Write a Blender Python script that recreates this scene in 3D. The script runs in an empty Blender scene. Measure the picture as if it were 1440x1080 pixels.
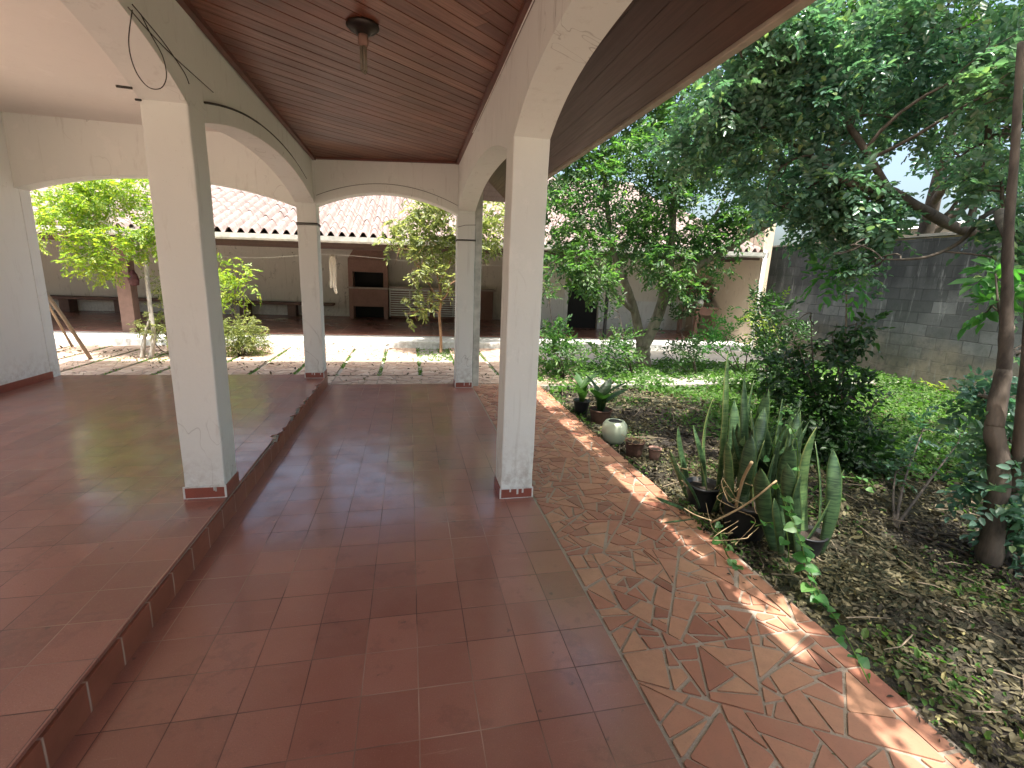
import bpy, math, random
import numpy as np
from mathutils import Vector, Matrix
random.seed(7); rng = np.random.default_rng(7)
S = bpy.context.scene; C = S.collection; PI = math.pi

# ------------------------------------------------------------------ camera frame (measured from the photograph)
F = 672.0; H = 1.5
def nv(v): v = np.array(v, float); return v/np.linalg.norm(v)
Yc = nv((-145,157,-F)); Zc = -nv((-123,-2995,-F)); Xc = nv(np.cross(Yc,Zc)); Zc = np.cross(Xc,Yc)
R3 = np.array([Xc,Yc,Zc]); CAM = np.array([0,0,H])
def at(px, py, Y):
    """world point at depth Y seen at photo pixel px,py"""
    d = R3@np.array([px-720,540-py,-F]); return CAM + d*Y/d[1]
def gnd(px, py, z=0.0):
    d = R3@np.array([px-720,540-py,-F]); return CAM + d*(z-H)/d[2]

# ------------------------------------------------------------------ mesh helpers
def link(name, verts, faces, m, parent=None, smooth=False, uv=None):
    me = bpy.data.meshes.new(name); me.from_pydata([tuple(map(float,v)) for v in verts], [], faces)
    me.materials.append(m)
    if smooth: me.polygons.foreach_set('use_smooth', [True]*len(me.polygons))
    if uv is not None:
        l = me.uv_layers.new(name='UVMap')
        vi = np.zeros(len(me.loops), int); me.loops.foreach_get('vertex_index', vi)
        l.data.foreach_set('uv', np.array(uv, float)[vi].ravel())
    me.update()
    o = bpy.data.objects.new(name, me); C.objects.link(o)
    if parent: setpar(o, parent)
    return o
def wloc(p):
    v = Vector(p.location)
    q = p
    while q.parent: q = q.parent; v = v + Vector(q.location) if q.type == 'EMPTY' and p.type == 'EMPTY' else Vector(q.location)
    return v
def setpar(o, p):
    o.parent = p
    q = p
    while q.parent: q = q.parent
    if p is q: o.matrix_parent_inverse = Matrix.Translation(-Vector(p.location))
    else: o.matrix_parent_inverse = Matrix.Identity(4)      # parent part already carries world coordinates
    if p is q and p.type != 'EMPTY': o.matrix_parent_inverse = Matrix.Identity(4)
def tag(o, label=None, cat=None, group=None, kind=None):
    if label: o['label'] = label
    if cat: o['category'] = cat
    if group: o['group'] = group
    if kind: o['kind'] = kind
    return o
def thing(name, label, cat, loc=(0,0,0), group=None):
    o = bpy.data.objects.new(name, None); C.objects.link(o); o.location = [float(a) for a in loc]
    o.empty_display_size = .1
    return tag(o, label, cat, group)
class MB:
    def __init__(s): s.v = []; s.f = []; s.uv = []
    def add(s, vs, fs, uv=None):
        n = len(s.v); s.v += [tuple(v) for v in vs]; s.f += [tuple(i+n for i in f) for f in fs]
        s.uv += list(uv) if uv is not None else [(0,0)]*len(vs)
        return s
    def box(s, x0, x1, y0, y1, z0, z1):
        vs = [(x,y,z) for z in (z0,z1) for y in (y0,y1) for x in (x0,x1)]
        return s.add(vs, [(0,2,3,1),(4,5,7,6),(0,1,5,4),(2,6,7,3),(0,4,6,2),(1,3,7,5)])
    def hexa(s, lo, hi):   # two quads, ccw from above
        n = len(lo)
        return s.add(list(lo)+list(hi), [tuple(range(n-1,-1,-1)), tuple(range(n,2*n))]+[(i,(i+1)%n,(i+1)%n+n,i+n) for i in range(n)])
    def tube(s, pts, rad, n=7, cap=True):
        pts = [np.array(p, float) for p in pts]; k = len(pts)
        if not hasattr(rad, '__len__'): rad = [rad]*k
        t0 = pts[1]-pts[0]; a = np.array([0,0,1.]) if abs(nv(t0)[2]) < .9 else np.array([1.,0,0])
        u = nv(np.cross(t0, a)); vs = []
        for i in range(k):
            t = nv(pts[min(i+1,k-1)]-pts[max(i-1,0)]+1e-9)
            u = u-t*np.dot(u,t); u = u/(np.linalg.norm(u)+1e-9); w = np.cross(t,u)
            for j in range(n):
                an = 2*PI*j/n; vs.append(pts[i]+rad[i]*(math.cos(an)*u+math.sin(an)*w))
        fs = [(i*n+j, i*n+(j+1)%n, (i+1)*n+(j+1)%n, (i+1)*n+j) for i in range(k-1) for j in range(n)]
        if cap: fs += [tuple(range(n-1,-1,-1)), tuple((k-1)*n+j for j in range(n))]
        uv = [(j/n, i/max(1,k-1)) for i in range(k) for j in range(n)]
        return s.add(vs, fs, uv)
    def lathe(s, c, prof, n=28, rough=0):
        vs = []
        for r,z in prof:
            for j in range(n):
                an = 2*PI*j/n; q = r*(1+rough*math.sin(3*an+z*20)); vs.append((c[0]+q*math.cos(an), c[1]+q*math.sin(an), c[2]+z))
        k = len(prof)
        fs = [(i*n+j, i*n+(j+1)%n, (i+1)*n+(j+1)%n, (i+1)*n+j) for i in range(k-1) for j in range(n)]
        fs += [tuple(range(n-1,-1,-1)), tuple((k-1)*n+j for j in range(n))]
        return s.add(vs, fs)
    def build(s, name, m, parent=None, smooth=False, uv=False):
        return link(name, s.v, s.f, m, parent, smooth, s.uv if uv else None)
def bevel(o, w=.006, seg=2):
    b = o.modifiers.new('bevel','BEVEL'); b.width = w; b.segments = seg; b.limit_method = 'ANGLE'; b.angle_limit = .6
    return o
def struct(o): o['kind'] = 'structure'; return o

# ------------------------------------------------------------------ materials
class NT:
    def __init__(s, name):
        s.m = bpy.data.materials.new(name); s.m.use_nodes = True; s.t = s.m.node_tree; s.t.nodes.clear()
        s.out = s.n('ShaderNodeOutputMaterial')
    def n(s, typ, **kw):
        nd = s.t.nodes.new(typ)
        for k,v in kw.items():
            if k.startswith('i_'):
                key = k[2:].replace('_',' '); nd.inputs[key].default_value = v
            else: setattr(nd, k, v)
        return nd
    def l(s, a, b): s.t.links.new(a, b)
    def pos(s): return s.n('ShaderNodeNewGeometry').outputs['Position']
    def mp(s, src, scale=(1,1,1), rot=(0,0,0), loc=(0,0,0)):
        m = s.n('ShaderNodeMapping'); s.l(src, m.inputs[0]); m.inputs['Scale'].default_value = scale
        m.inputs['Rotation'].default_value = rot; m.inputs['Location'].default_value = loc; return m.outputs[0]
    def noise(s, src, scale, detail=4, rough=.55, dist=0):
        n = s.n('ShaderNodeTexNoise'); s.l(src, n.inputs['Vector']); n.inputs['Scale'].default_value = scale
        n.inputs['Detail'].default_value = detail; n.inputs['Roughness'].default_value = rough; n.inputs['Distortion'].default_value = dist
        return n.outputs['Fac']
    def ramp(s, src, stops, interp='LINEAR'):
        r = s.n('ShaderNodeValToRGB'); s.l(src, r.inputs[0]); cr = r.color_ramp; cr.interpolation = interp
        while len(cr.elements) < len(stops): cr.elements.new(.5)
        for e,(p,c) in zip(cr.elements, stops):
            e.position = p; e.color = (c,c,c,1) if not hasattr(c,'__len__') else (*c[:3],1)
        return r.outputs[0]
    def mix(s, fac, a, b, mode='MIX'):
        m = s.n('ShaderNodeMix', data_type='RGBA', blend_type=mode)
        for v,i in ((fac,0),(a,6),(b,7)):
            if isinstance(v,(int,float)): m.inputs[i].default_value = v
            elif isinstance(v, tuple): m.inputs[i].default_value = (*v[:3],1)
            else: s.l(v, m.inputs[i])
        return m.outputs[2]
    def math(s, op, a, b=0.0, clamp=False):
        m = s.n('ShaderNodeMath', operation=op); m.use_clamp = clamp
        for v,i in ((a,0),(b,1)):
            if isinstance(v,(int,float)): m.inputs[i].default_value = v
            else: s.l(v, m.inputs[i])
        return m.outputs[0]
    def bump(s, h, strength=.3, dist=.01, norm=None):
        b = s.n('ShaderNodeBump'); s.l(h, b.inputs['Height']); b.inputs['Strength'].default_value = strength; b.inputs['Distance'].default_value = dist
        if norm: s.l(norm, b.inputs['Normal'])
        return b.outputs[0]
    def bsdf(s, col, rough=.6, norm=None, spec=.5, metal=0, **kw):
        b = s.n('ShaderNodeBsdfPrincipled')
        for v,k in ((col,'Base Color'),(rough,'Roughness'),(spec,'Specular IOR Level'),(metal,'Metallic')):
            if isinstance(v,(int,float)): b.inputs[k].default_value = v
            elif isinstance(v,tuple): b.inputs[k].default_value = (*v[:3],1)
            else: s.l(v, b.inputs[k])
        if norm: s.l(norm, b.inputs['Normal'])
        for k,v in kw.items(): b.inputs[k.replace('_',' ')].default_value = v
        return b.outputs[0]
    def done(s, sh): s.l(sh, s.out.inputs[0]); return s.m
def plain(name, c, r=.6, metal=0, bs=30, bstr=.15, var=.25, spec=.5):
    t = NT(name); p = t.pos(); n = t.noise(p, bs, 5); n2 = t.noise(p, 3.1, 4)
    d = tuple(x*(1-var) for x in c); l = tuple(min(1,x*(1+var*.5)) for x in c)
    col = t.mix(t.ramp(t.math('ADD', t.math('MULTIPLY', n, .5), t.math('MULTIPLY', n2, .5)), [(.35,0),(.65,1)]), d, l)
    return t.done(t.bsdf(col, r, t.bump(n, bstr, .006), spec, metal))
def plaster(name, c, dirt=(.30,.27,.22), amount=.5, rough=.7):
    t = NT(name); p = t.pos(); big = t.noise(p, 1.3, 5, .6); fine = t.noise(p, 45, 4); mid = t.noise(t.mp(p,(5,5,1.1)), 2.2, 6, .65)
    col = t.mix(t.ramp(big, [(.35,.0),(.7,.22)]), c, tuple(x*.8 for x in c))
    col = t.mix(t.math('MULTIPLY', t.ramp(mid, [(.58,0),(.8,1)]), amount), col, dirt)
    sz = t.n('ShaderNodeSeparateXYZ'); t.l(p, sz.inputs[0])
    low = t.math('MULTIPLY', t.ramp(t.math('ADD', sz.outputs[2], t.math('MULTIPLY', t.noise(p, 3.5, 4), .25)), [(.25,1),(.62,0)]), t.ramp(t.noise(p, 16, 6, .7), [(.42,0),(.65,.55)]))
    col = t.mix(low, col, (.33,.28,.23))
    patch = t.ramp(t.noise(t.mp(p,loc=(4,1,9)), 2.6, 5, .7), [(.60,0),(.62,.16)]); col = t.mix(patch, col, (.9,.89,.86))
    drip = t.noise(t.mp(p,(16,16,.8)), 1.0, 4, .6); col = t.mix(t.math('MULTIPLY', t.ramp(drip,[(.62,0),(.72,.4)]), amount), col, dirt)
    sp = t.noise(p, 130, 2); col = t.mix(t.math('MULTIPLY', t.ramp(sp, [(.70,0),(.76,1)]), amount*.7), col, dirt)
    cr = t.noise(t.mp(p,(1,1,.6)), 1.5, 3, .55, 1.2); crack = t.math('MULTIPLY', t.ramp(t.math('ABSOLUTE', t.math('SUBTRACT', cr, .5)), [(.0012,1),(.004,0)]), t.ramp(t.noise(p, 1.1, 2),[(.5,0),(.6,amount*1.2)]))
    col = t.mix(crack, col, tuple(x*.45 for x in dirt))
    h = t.math('ADD', t.math('MULTIPLY', big, 1.4), t.math('MULTIPLY', fine, .25)); h = t.math('ADD', h, t.math('MULTIPLY', t.noise(p, 8, 3), .5))
    return t.done(t.bsdf(col, rough, t.bump(h, .35, .01)))
M = {}
M['plaster'] = plaster('white_plaster', (.75,.77,.735), amount=.45)
M['plaster_bright'] = plaster('bright_plaster', (.88,.91,.91), amount=.15)  # paler than the other plaster; end wall's bright light put into the colour
M['plaster_far'] = plaster('old_wall_plaster', (.70,.65,.58), (.25,.2,.15), .8)
M['plaster_side'] = plaster('stained_side_wall', (.68,.55,.42), (.4,.22,.12), .6)
M['ceiling_white'] = plaster('ceiling_paint', (.78,.755,.71), amount=.12)
M['strip'] = plaster('painted_concrete', (.70,.70,.68), (.2,.19,.16), .7)

def tile_floor(name, ox, oy, step=.2035, tint=1.0, glossmin=.24):
    t = NT(name); p = t.pos(); sx = t.n('ShaderNodeSeparateXYZ'); t.l(p, sx.inputs[0])
    wob = t.math('MULTIPLY', t.math('SUBTRACT', t.noise(p, 2.0, 3), .5), .006)
    gx = t.math('DIVIDE', t.math('ADD', t.math('SUBTRACT', sx.outputs[0], ox), wob), step)
    gy = t.math('DIVIDE', t.math('ADD', t.math('SUBTRACT', sx.outputs[1], oy), wob), step)
    cx, cy = t.math('FLOOR', gx), t.math('FLOOR', gy)
    fx, fy = t.math('FRACT', gx), t.math('FRACT', gy)
    def edge(f): return t.math('MINIMUM', f, t.math('SUBTRACT', 1.0, f))
    e = t.math('MINIMUM', edge(fx), edge(fy))
    grout = t.ramp(e, [(.005,1),(.0125,0)])
    cmb = t.n('ShaderNodeCombineXYZ'); t.l(cx, cmb.inputs[0]); t.l(cy, cmb.inputs[1])
    wn = t.n('ShaderNodeTexWhiteNoise', noise_dimensions='3D'); t.l(cmb.outputs[0], wn.inputs['Vector'])
    base = t.ramp(wn.outputs['Value'], [(0,(.255*tint,.090*tint,.063*tint)),(.5,(.305*tint,.114*tint,.080*tint)),(1,(.36*tint,.142*tint,.100*tint))])
    blot = t.noise(p, 4.5, 7, .65); fine = t.noise(p, 230, 3, .8); big = t.noise(p, .9, 4)
    col = t.mix(t.ramp(blot, [(.35,.0),(.75,.35)]), base, (.34,.17,.13))
    col = t.mix(t.ramp(fine, [(.45,0),(.75,.55)]), col, (.17,.075,.052))
    col = t.mix(t.ramp(t.noise(t.mp(p,loc=(5,2,0)), 210, 2), [(.62,0),(.72,.30)]), col, (.48,.30,.24))
    ringn = t.noise(p, 2.1, 5, .7); col = t.mix(t.ramp(ringn, [(.56,0),(.60,.22),(.64,0)]), col, (.10,.05,.038))
    col = t.mix(t.ramp(t.noise(t.mp(p,loc=(9,4,2)), 13, 3), [(.70,0),(.735,.6)]), col, (.10,.055,.042))
    scr = t.noise(t.mp(p,(2,30,1),(0,0,.5)), 1.6, 4, .7); col = t.mix(t.ramp(scr,[(.64,0),(.74,.28)]), col, (.50,.33,.26))
    gc = t.mix(t.ramp(t.noise(p, 1.1, 3), [(.46,0),(.60,1)]), (.085,.04,.03), (.42,.27,.20))
    grout = t.math('MULTIPLY', grout, t.ramp(t.noise(p, 3.2, 4), [(.32,.45),(.54,1)]))
    col = t.mix(grout, col, gc)
    rough = t.ramp(t.math('ADD', t.math('MULTIPLY', blot, .6), t.math('MULTIPLY', wn.outputs['Value'], .4)), [(.25,glossmin+.12),(.75,glossmin+.3)])
    rough = t.math('MAXIMUM', rough, t.math('MULTIPLY', grout, .8))
    hgt = t.math('ADD', t.math('MULTIPLY', t.math('SUBTRACT', 1, grout), .8), t.math('ADD', t.math('MULTIPLY', t.noise(p, 7, 3), 1.2), t.math('MULTIPLY', wn.outputs['Value'], .5)))
    sc = t.n('ShaderNodeSeparateColor'); t.l(wn.outputs['Color'], sc.inputs[0])
    tilt = t.math('ADD', t.math('MULTIPLY', fx, t.math('SUBTRACT', sc.outputs[0], .5)), t.math('MULTIPLY', fy, t.math('SUBTRACT', sc.outputs[1], .5)))
    hgt = t.math('ADD', hgt, t.math('MULTIPLY', tilt, 5.0))
    b = t.bsdf(col, rough, t.bump(hgt, .25, .004), .45)
    nd = b.node; cw = t.math('MULTIPLY', t.math('SUBTRACT', 1, grout), t.ramp(t.math('ADD', t.math('MULTIPLY', blot, .6), t.math('MULTIPLY', big, .4)), [(.40,1.0),(.60,.45)]))
    t.l(cw, nd.inputs['Coat Weight']); nd.inputs['Coat Roughness'].default_value = .17; nd.inputs['Coat IOR'].default_value = 1.6
    return t.done(b)
M['tile_low'] = tile_floor('red_floor_tiles', .024, 1.302)
M['tile_up'] = tile_floor('red_floor_tiles_upper', -1.081, 1.27, .2035, 1.0, .28)
def edge_tile(name, c=(.31,.105,.062)):
    t = NT(name); p = t.pos(); sx = t.n('ShaderNodeSeparateXYZ'); t.l(p, sx.inputs[0])
    fy = t.math('FRACT', t.math('DIVIDE', t.math('SUBTRACT', sx.outputs[1], .17), .2035))
    e = t.math('MINIMUM', fy, t.math('SUBTRACT', 1, fy)); g = t.ramp(e, [(.012,1),(.03,0)])
    n = t.noise(p, 7, 6); col = t.mix(t.ramp(n, [(.35,0),(.7,1)]), c, tuple(x*.72 for x in c))
    col = t.mix(t.math('MULTIPLY', g, t.ramp(t.noise(p, 3, 2),[(.4,.3),(.6,1)])), col, (.5,.36,.28))
    return t.done(t.bsdf(col, .38, t.bump(t.math('ADD', n, t.math('MULTIPLY', g, -1)), .3, .004)))
M['riser'] = edge_tile('skirting_tile')
M['skirt'] = plain('red_skirting', (.27,.075,.05), .35, bs=14, bstr=.1)
M['cement'] = plain('grey_cement', (.36,.33,.29), .9, bs=60, bstr=.6)
M['grout'] = plain('pale_grout', (.36,.29,.23), .95, bs=120, bstr=.6)

def shards_mat(name, stops, rough=.45, glossy=.5, stain=.4):
    t = NT(name); g = t.n('ShaderNodeNewGeometry'); p = g.outputs['Position']
    c = t.ramp(g.outputs['Random Per Island'], stops)
    n = t.noise(p, 11, 6, .65); n2 = t.noise(p, 2.2, 4); f = t.noise(p, 140, 3)
    c = t.mix(t.ramp(n, [(.4,0),(.8,.5)]), c, (.26,.13,.08)); c = t.mix(t.ramp(n2, [(.45,0),(.75,stain*.6)]), c, (.46,.32,.21))
    c = t.mix(t.ramp(f, [(.55,0),(.8,.3)]), c, (.12,.07,.05))
    r = t.ramp(n, [(.3,rough-.1),(.7,rough+.2)])
    return t.done(t.bsdf(c, r, t.bump(t.math('ADD', n, t.math('MULTIPLY', f, .2)), .25, .004), glossy))
M['shards'] = shards_mat('broken_tile', [(0,(.22,.075,.050)),(.15,(.34,.135,.085)),(.5,(.40,.175,.108)),(.85,(.46,.235,.14)),(1,(.37,.14,.088))])
M['shards_pale'] = shards_mat('weathered_slab', [(0,(.42,.29,.23)),(.4,(.52,.385,.31)),(.7,(.60,.46,.37)),(1,(.46,.32,.25))], .75, .25, .5)

PX,PY = .735,.678
def plank_mat(name, cols, ang):
    t = NT(name); g = t.n('ShaderNodeNewGeometry'); p = g.outputs['Position']
    pr = t.mp(p, (1,1,1), (0,0,-ang)); gr = t.noise(t.mp(pr, (1.2,38,1)), 2.0, 6, .6, .6)
    c = t.ramp(g.outputs['Random Per Island'], cols)
    c = t.mix(t.ramp(gr, [(.35,0),(.7,.7)]), c, tuple(x*.55 for x in cols[0][1]))
    big = t.noise(p, 1.4, 3); c = t.mix(t.ramp(big, [(.52,0),(.72,.55)]), c, tuple(x*1.9 for x in cols[0][1]))
    return t.done(t.bsdf(c, t.ramp(gr,[(.3,.36),(.7,.5)]), t.bump(gr, .2, .003), .5))
M['planks'] = plank_mat('varnished_planks', [(0,(.135,.044,.024)),(.5,(.180,.062,.034)),(.85,(.22,.082,.046)),(1,(.29,.125,.07))], math.atan2(PY,PX))
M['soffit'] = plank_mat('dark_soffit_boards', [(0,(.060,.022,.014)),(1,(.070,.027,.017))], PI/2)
M['moulding'] = plain('dark_moulding', (.13,.042,.028), .4, bs=20)
M['groove'] = plain('groove_shadow_board', (.03,.014,.01), .8)
M['brown_paint'] = plain('brown_paint', (.10,.06,.05), .6, bs=18)
M['post_brown'] = plain('brown_post_plaster', (.20,.12,.095), .8, bs=10)
M['black'] = plain('soot_black', (.012,.011,.011), .8)
M['metal_dark'] = plain('dark_bronze', (.035,.028,.024), .45, .6)
M['white_metal'] = plain('white_enamel', (.82,.80,.75), .45, bs=25)
M['gutter'] = plain('galvanised_gutter', (.52,.51,.46), .55, .1, bs=12, var=.35)
M['gutter_beige'] = plain('beige_gutter', (.36,.30,.24), .55, bs=10)
M['glassbulb'] = plain('bulb_glass', (.20,.17,.13), .15)
M['cloth'] = plain('cream_cloth', (.66,.60,.50), .9, bs=60, bstr=.3)
M['brickred'] = plain('barbecue_brick', (.30,.17,.135), .85, bs=40, bstr=.5)
M['shelf'] = plain('stone_shelf', (.42,.34,.29), .6)
M['floor_far'] = tile_floor('veranda_tiles', 0, 0, .3, .95, .4)
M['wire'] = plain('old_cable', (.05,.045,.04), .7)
M['stick'] = plain('dry_wood', (.26,.20,.14), .85, bs=50, bstr=.5)
M['drystalk'] = plain('dry_stalk', (.42,.31,.17), .8, bs=60)
M['pot_black'] = plain('black_plastic_pot', (.02,.02,.022), .38, bs=20)
M['pot_white'] = plain('pale_glazed_pot', (.46,.51,.38), .3, bs=9, var=.12)
M['pot_rust'] = plain('rusty_pot', (.12,.06,.04), .85, bs=25, bstr=.7, var=.5)
M['soil'] = plain('potting_soil', (.035,.025,.018), 1.0, bs=70, bstr=1)
M['blue'] = plain('dark_blue_cloth', (.02,.03,.08), .9)
M['redcloth'] = plain('dark_red_plastic', (.06,.012,.012), .6)

def bark(name, a, b, sc=14):
    t = NT(name); p = t.pos(); n = t.noise(t.mp(p,(1,1,.3)), sc, 7, .7, .5); n2 = t.noise(p, 3, 3)
    c = t.mix(t.ramp(n,[(.35,0),(.68,1)]), a, b); c = t.mix(t.ramp(n2,[(.5,0),(.62,.5)]), c, tuple(min(1,x*1.5) for x in b))
    return t.done(t.bsdf(c, .9, t.bump(n,.7,.012)))
M['bark'] = bark('grey_bark', (.085,.068,.05), (.24,.21,.165)); M['bark_dark'] = bark('dark_bark', (.035,.026,.02), (.11,.085,.065))
M['bark_pale'] = bark('pale_bark', (.25,.22,.18), (.55,.52,.46)); M['bark_red'] = bark('reddish_bark', (.16,.09,.05), (.36,.22,.13))
def leaf(name, stops, trans=.4, rough=.42, tcol=(1.5,2.1,.8), spec=.5):
    t = NT(name); g = t.n('ShaderNodeNewGeometry'); c = t.ramp(g.outputs['Random Per Island'], stops)
    n = t.noise(g.outputs['Position'], 1.6, 2); c = t.mix(t.ramp(n,[(.4,0),(.65,.5)]), c, t.mix(.5, c, stops[-1][1]))
    b = t.bsdf(c, rough, None, spec)
    tr = t.n('ShaderNodeBsdfTranslucent'); t.l(t.mix(1.0, c, tcol or (2.2,2.4,.7), 'MULTIPLY'), tr.inputs[0])
    mx = t.n('ShaderNodeMixShader'); mx.inputs[0].default_value = trans; t.l(b, mx.inputs[1]); t.l(tr.outputs[0], mx.inputs[2])
    return t.done(mx.outputs[0])
M['leaf_mid'] = leaf('small_leaves', [(0,(.030,.075,.032)),(.5,(.058,.125,.05)),(.85,(.095,.18,.065)),(1,(.19,.26,.08))], .45)
M['leaf_blue'] = leaf('rounded_leaves', [(0,(.055,.12,.088)),(.5,(.10,.19,.145)),(.9,(.16,.265,.195)),(1,(.30,.38,.15))], .38, .24, (1.3,1.8,1.0))
M['leaf_dark'] = leaf('dark_leaves', [(0,(.014,.035,.012)),(.6,(.028,.065,.022)),(1,(.05,.11,.03))], .3)
M['leaf_bright'] = leaf('bright_leaves', [(0,(.09,.17,.03)),(.5,(.16,.25,.05)),(1,(.30,.34,.06))], .5, .42, (2.1,2.2,.7))
M['leaf_lime'] = leaf('fresh_leaves', [(0,(.05,.16,.045)),(.6,(.08,.22,.06)),(1,(.14,.28,.08))], .45)
M['leaf_olive'] = leaf('olive_leaves', [(0,(.09,.12,.045)),(.5,(.15,.18,.075)),(1,(.28,.29,.13))], .5, .42, (1.9,2.0,1.0))
M['grass'] = leaf('grass_blades', [(0,(.06,.12,.03)),(.5,(.11,.19,.05)),(1,(.20,.27,.09))], .4, .6, spec=.2)
M['cover'] = leaf('ground_cover_leaves', [(0,(.035,.08,.022)),(.5,(.065,.135,.035)),(1,(.12,.19,.055))], .4, .55, spec=.25)
M['litter'] = leaf('dead_leaves', [(0,(.020,.017,.013)),(.5,(.050,.042,.031)),(.8,(.095,.08,.058)),(.94,(.20,.17,.11)),(1,(.30,.27,.12))], .12, .75, (1.3,1.1,.8), spec=.2)
def snake(name, a, b, edge):
    t = NT(name); uvn = t.n('ShaderNodeUVMap'); sx = t.n('ShaderNodeSeparateXYZ'); t.l(uvn.outputs[0], sx.inputs[0])
    p = t.pos(); n = t.noise(t.mp(p,(6,6,60)), 1.5, 5, .6, .8)
    c = t.mix(t.ramp(n,[(.42,0),(.58,1)]), a, b)
    e = t.math('ABSOLUTE', t.math('SUBTRACT', sx.outputs[0], .5)); c = t.mix(t.ramp(e,[(.42,0),(.46,1)]), c, edge)
    return t.done(t.bsdf(c, .42, t.bump(n,.1,.003)))
M['snake'] = snake('banded_blade', (.018,.048,.020), (.065,.12,.05), (.09,.14,.045))
M['snake_light'] = snake('light_banded_blade', (.045,.10,.035), (.12,.19,.07), (.20,.24,.08))

def ground_mat():
    t = NT('garden_soil'); p = t.pos(); n = t.noise(p, 6, 8, .7); n2 = t.noise(p, 35, 5, .7); big = t.noise(p, .8, 3)
    c = t.mix(t.ramp(n,[(.35,0),(.7,1)]), (.018,.014,.011), (.05,.037,.027)); c = t.mix(t.ramp(n2,[(.55,0),(.7,.6)]), c, (.08,.06,.045))
    c = t.mix(t.ramp(big,[(.45,0),(.6,.5)]), c, (.045,.06,.022))
    return t.done(t.bsdf(c, .95, t.bump(t.math('ADD',n,n2), .9, .03)))
M['ground'] = ground_mat()
def lawn_mat():
    t = NT('lawn_soil'); p = t.pos(); n = t.noise(p, 5, 8, .7)
    c = t.mix(t.ramp(n,[(.35,0),(.7,1)]), (.045,.05,.02), (.10,.12,.04)); return t.done(t.bsdf(c,.95,t.bump(n,.8,.02)))
M['lawn'] = lawn_mat()
def block_mat():
    t = NT('mouldy_blockwork'); p = t.pos(); sx = t.n('ShaderNodeSeparateXYZ'); t.l(p, sx.inputs[0])
    cb = t.n('ShaderNodeCombineXYZ'); t.l(sx.outputs[1], cb.inputs[0]); t.l(sx.outputs[2], cb.inputs[1])
    wob = t.n('ShaderNodeVectorMath', operation='ADD'); t.l(cb.outputs[0], wob.inputs[0])
    nz = t.n('ShaderNodeTexNoise'); t.l(p, nz.inputs['Vector']); nz.inputs['Scale'].default_value = 3
    sc = t.n('ShaderNodeVectorMath', operation='SCALE'); t.l(nz.outputs['Color'], sc.inputs[0]); sc.inputs['Scale'].default_value = .05
    t.l(sc.outputs[0], wob.inputs[1])
    br = t.n('ShaderNodeTexBrick'); t.l(wob.outputs[0], br.inputs['Vector']); br.inputs['Scale'].default_value = 1
    br.inputs['Brick Width'].default_value = .40; br.inputs['Row Height'].default_value = .20; br.inputs['Mortar Size'].default_value = .007; br.inputs['Mortar Smooth'].default_value = .8
    br.inputs['Color1'].default_value = (.06,.063,.062,1); br.inputs['Color2'].default_value = (.17,.172,.168,1); br.inputs['Mortar'].default_value = (.05,.052,.053,1)
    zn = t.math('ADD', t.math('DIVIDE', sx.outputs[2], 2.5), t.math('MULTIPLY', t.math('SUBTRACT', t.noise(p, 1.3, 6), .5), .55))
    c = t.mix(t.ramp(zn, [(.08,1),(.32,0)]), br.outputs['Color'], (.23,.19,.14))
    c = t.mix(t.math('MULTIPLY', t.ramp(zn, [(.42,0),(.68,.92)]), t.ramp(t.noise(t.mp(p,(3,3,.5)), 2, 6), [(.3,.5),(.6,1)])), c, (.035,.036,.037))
    st = t.noise(t.mp(p,(1,5.5,.7)), 1.8, 7, .7); c = t.mix(t.ramp(st,[(.56,0),(.72,.75)]), c, (.34,.34,.33))
    c = t.mix(t.ramp(t.noise(p, 9, 7, .75),[(.5,0),(.72,.6)]), c, (.045,.047,.046))
    c = t.mix(t.ramp(t.noise(t.mp(p,loc=(1,5,3)), .8, 5, .7),[(.50,0),(.60,.5)]), c, (.045,.055,.045))
    fine = t.noise(p, 60, 5)
    h = t.math('ADD', t.math('MULTIPLY', t.math('SUBTRACT', 1, br.outputs['Fac']), 1.5), t.math('ADD', fine, t.noise(p, 6, 4)))
    return t.done(t.bsdf(c, .95, t.bump(h, .7, .015)))
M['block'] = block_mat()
def rooftile_mat():
    t = NT('clay_roof_tiles'); p = t.pos(); n = t.noise(p, 7, 6, .7); n2 = t.noise(p, 1.3, 4); n3 = t.noise(p, 45, 4)
    c = t.mix(t.ramp(n,[(.3,0),(.7,1)]), (.22,.155,.14), (.37,.29,.27)); c = t.mix(t.ramp(n2,[(.45,0),(.65,.6)]), c, (.20,.165,.15))
    c = t.mix(t.ramp(n3,[(.55,0),(.75,.5)]), c, (.14,.11,.10))
    return t.done(t.bsdf(c, .85, t.bump(n3,.3,.006)))
M['rooftile'] = rooftile_mat()
M['neigh'] = plain('beige_fascia', (.55,.42,.30), .8); M['neigh_roof'] = plain('fibre_cement_roof', (.62,.60,.58), .8, bs=6)

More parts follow.
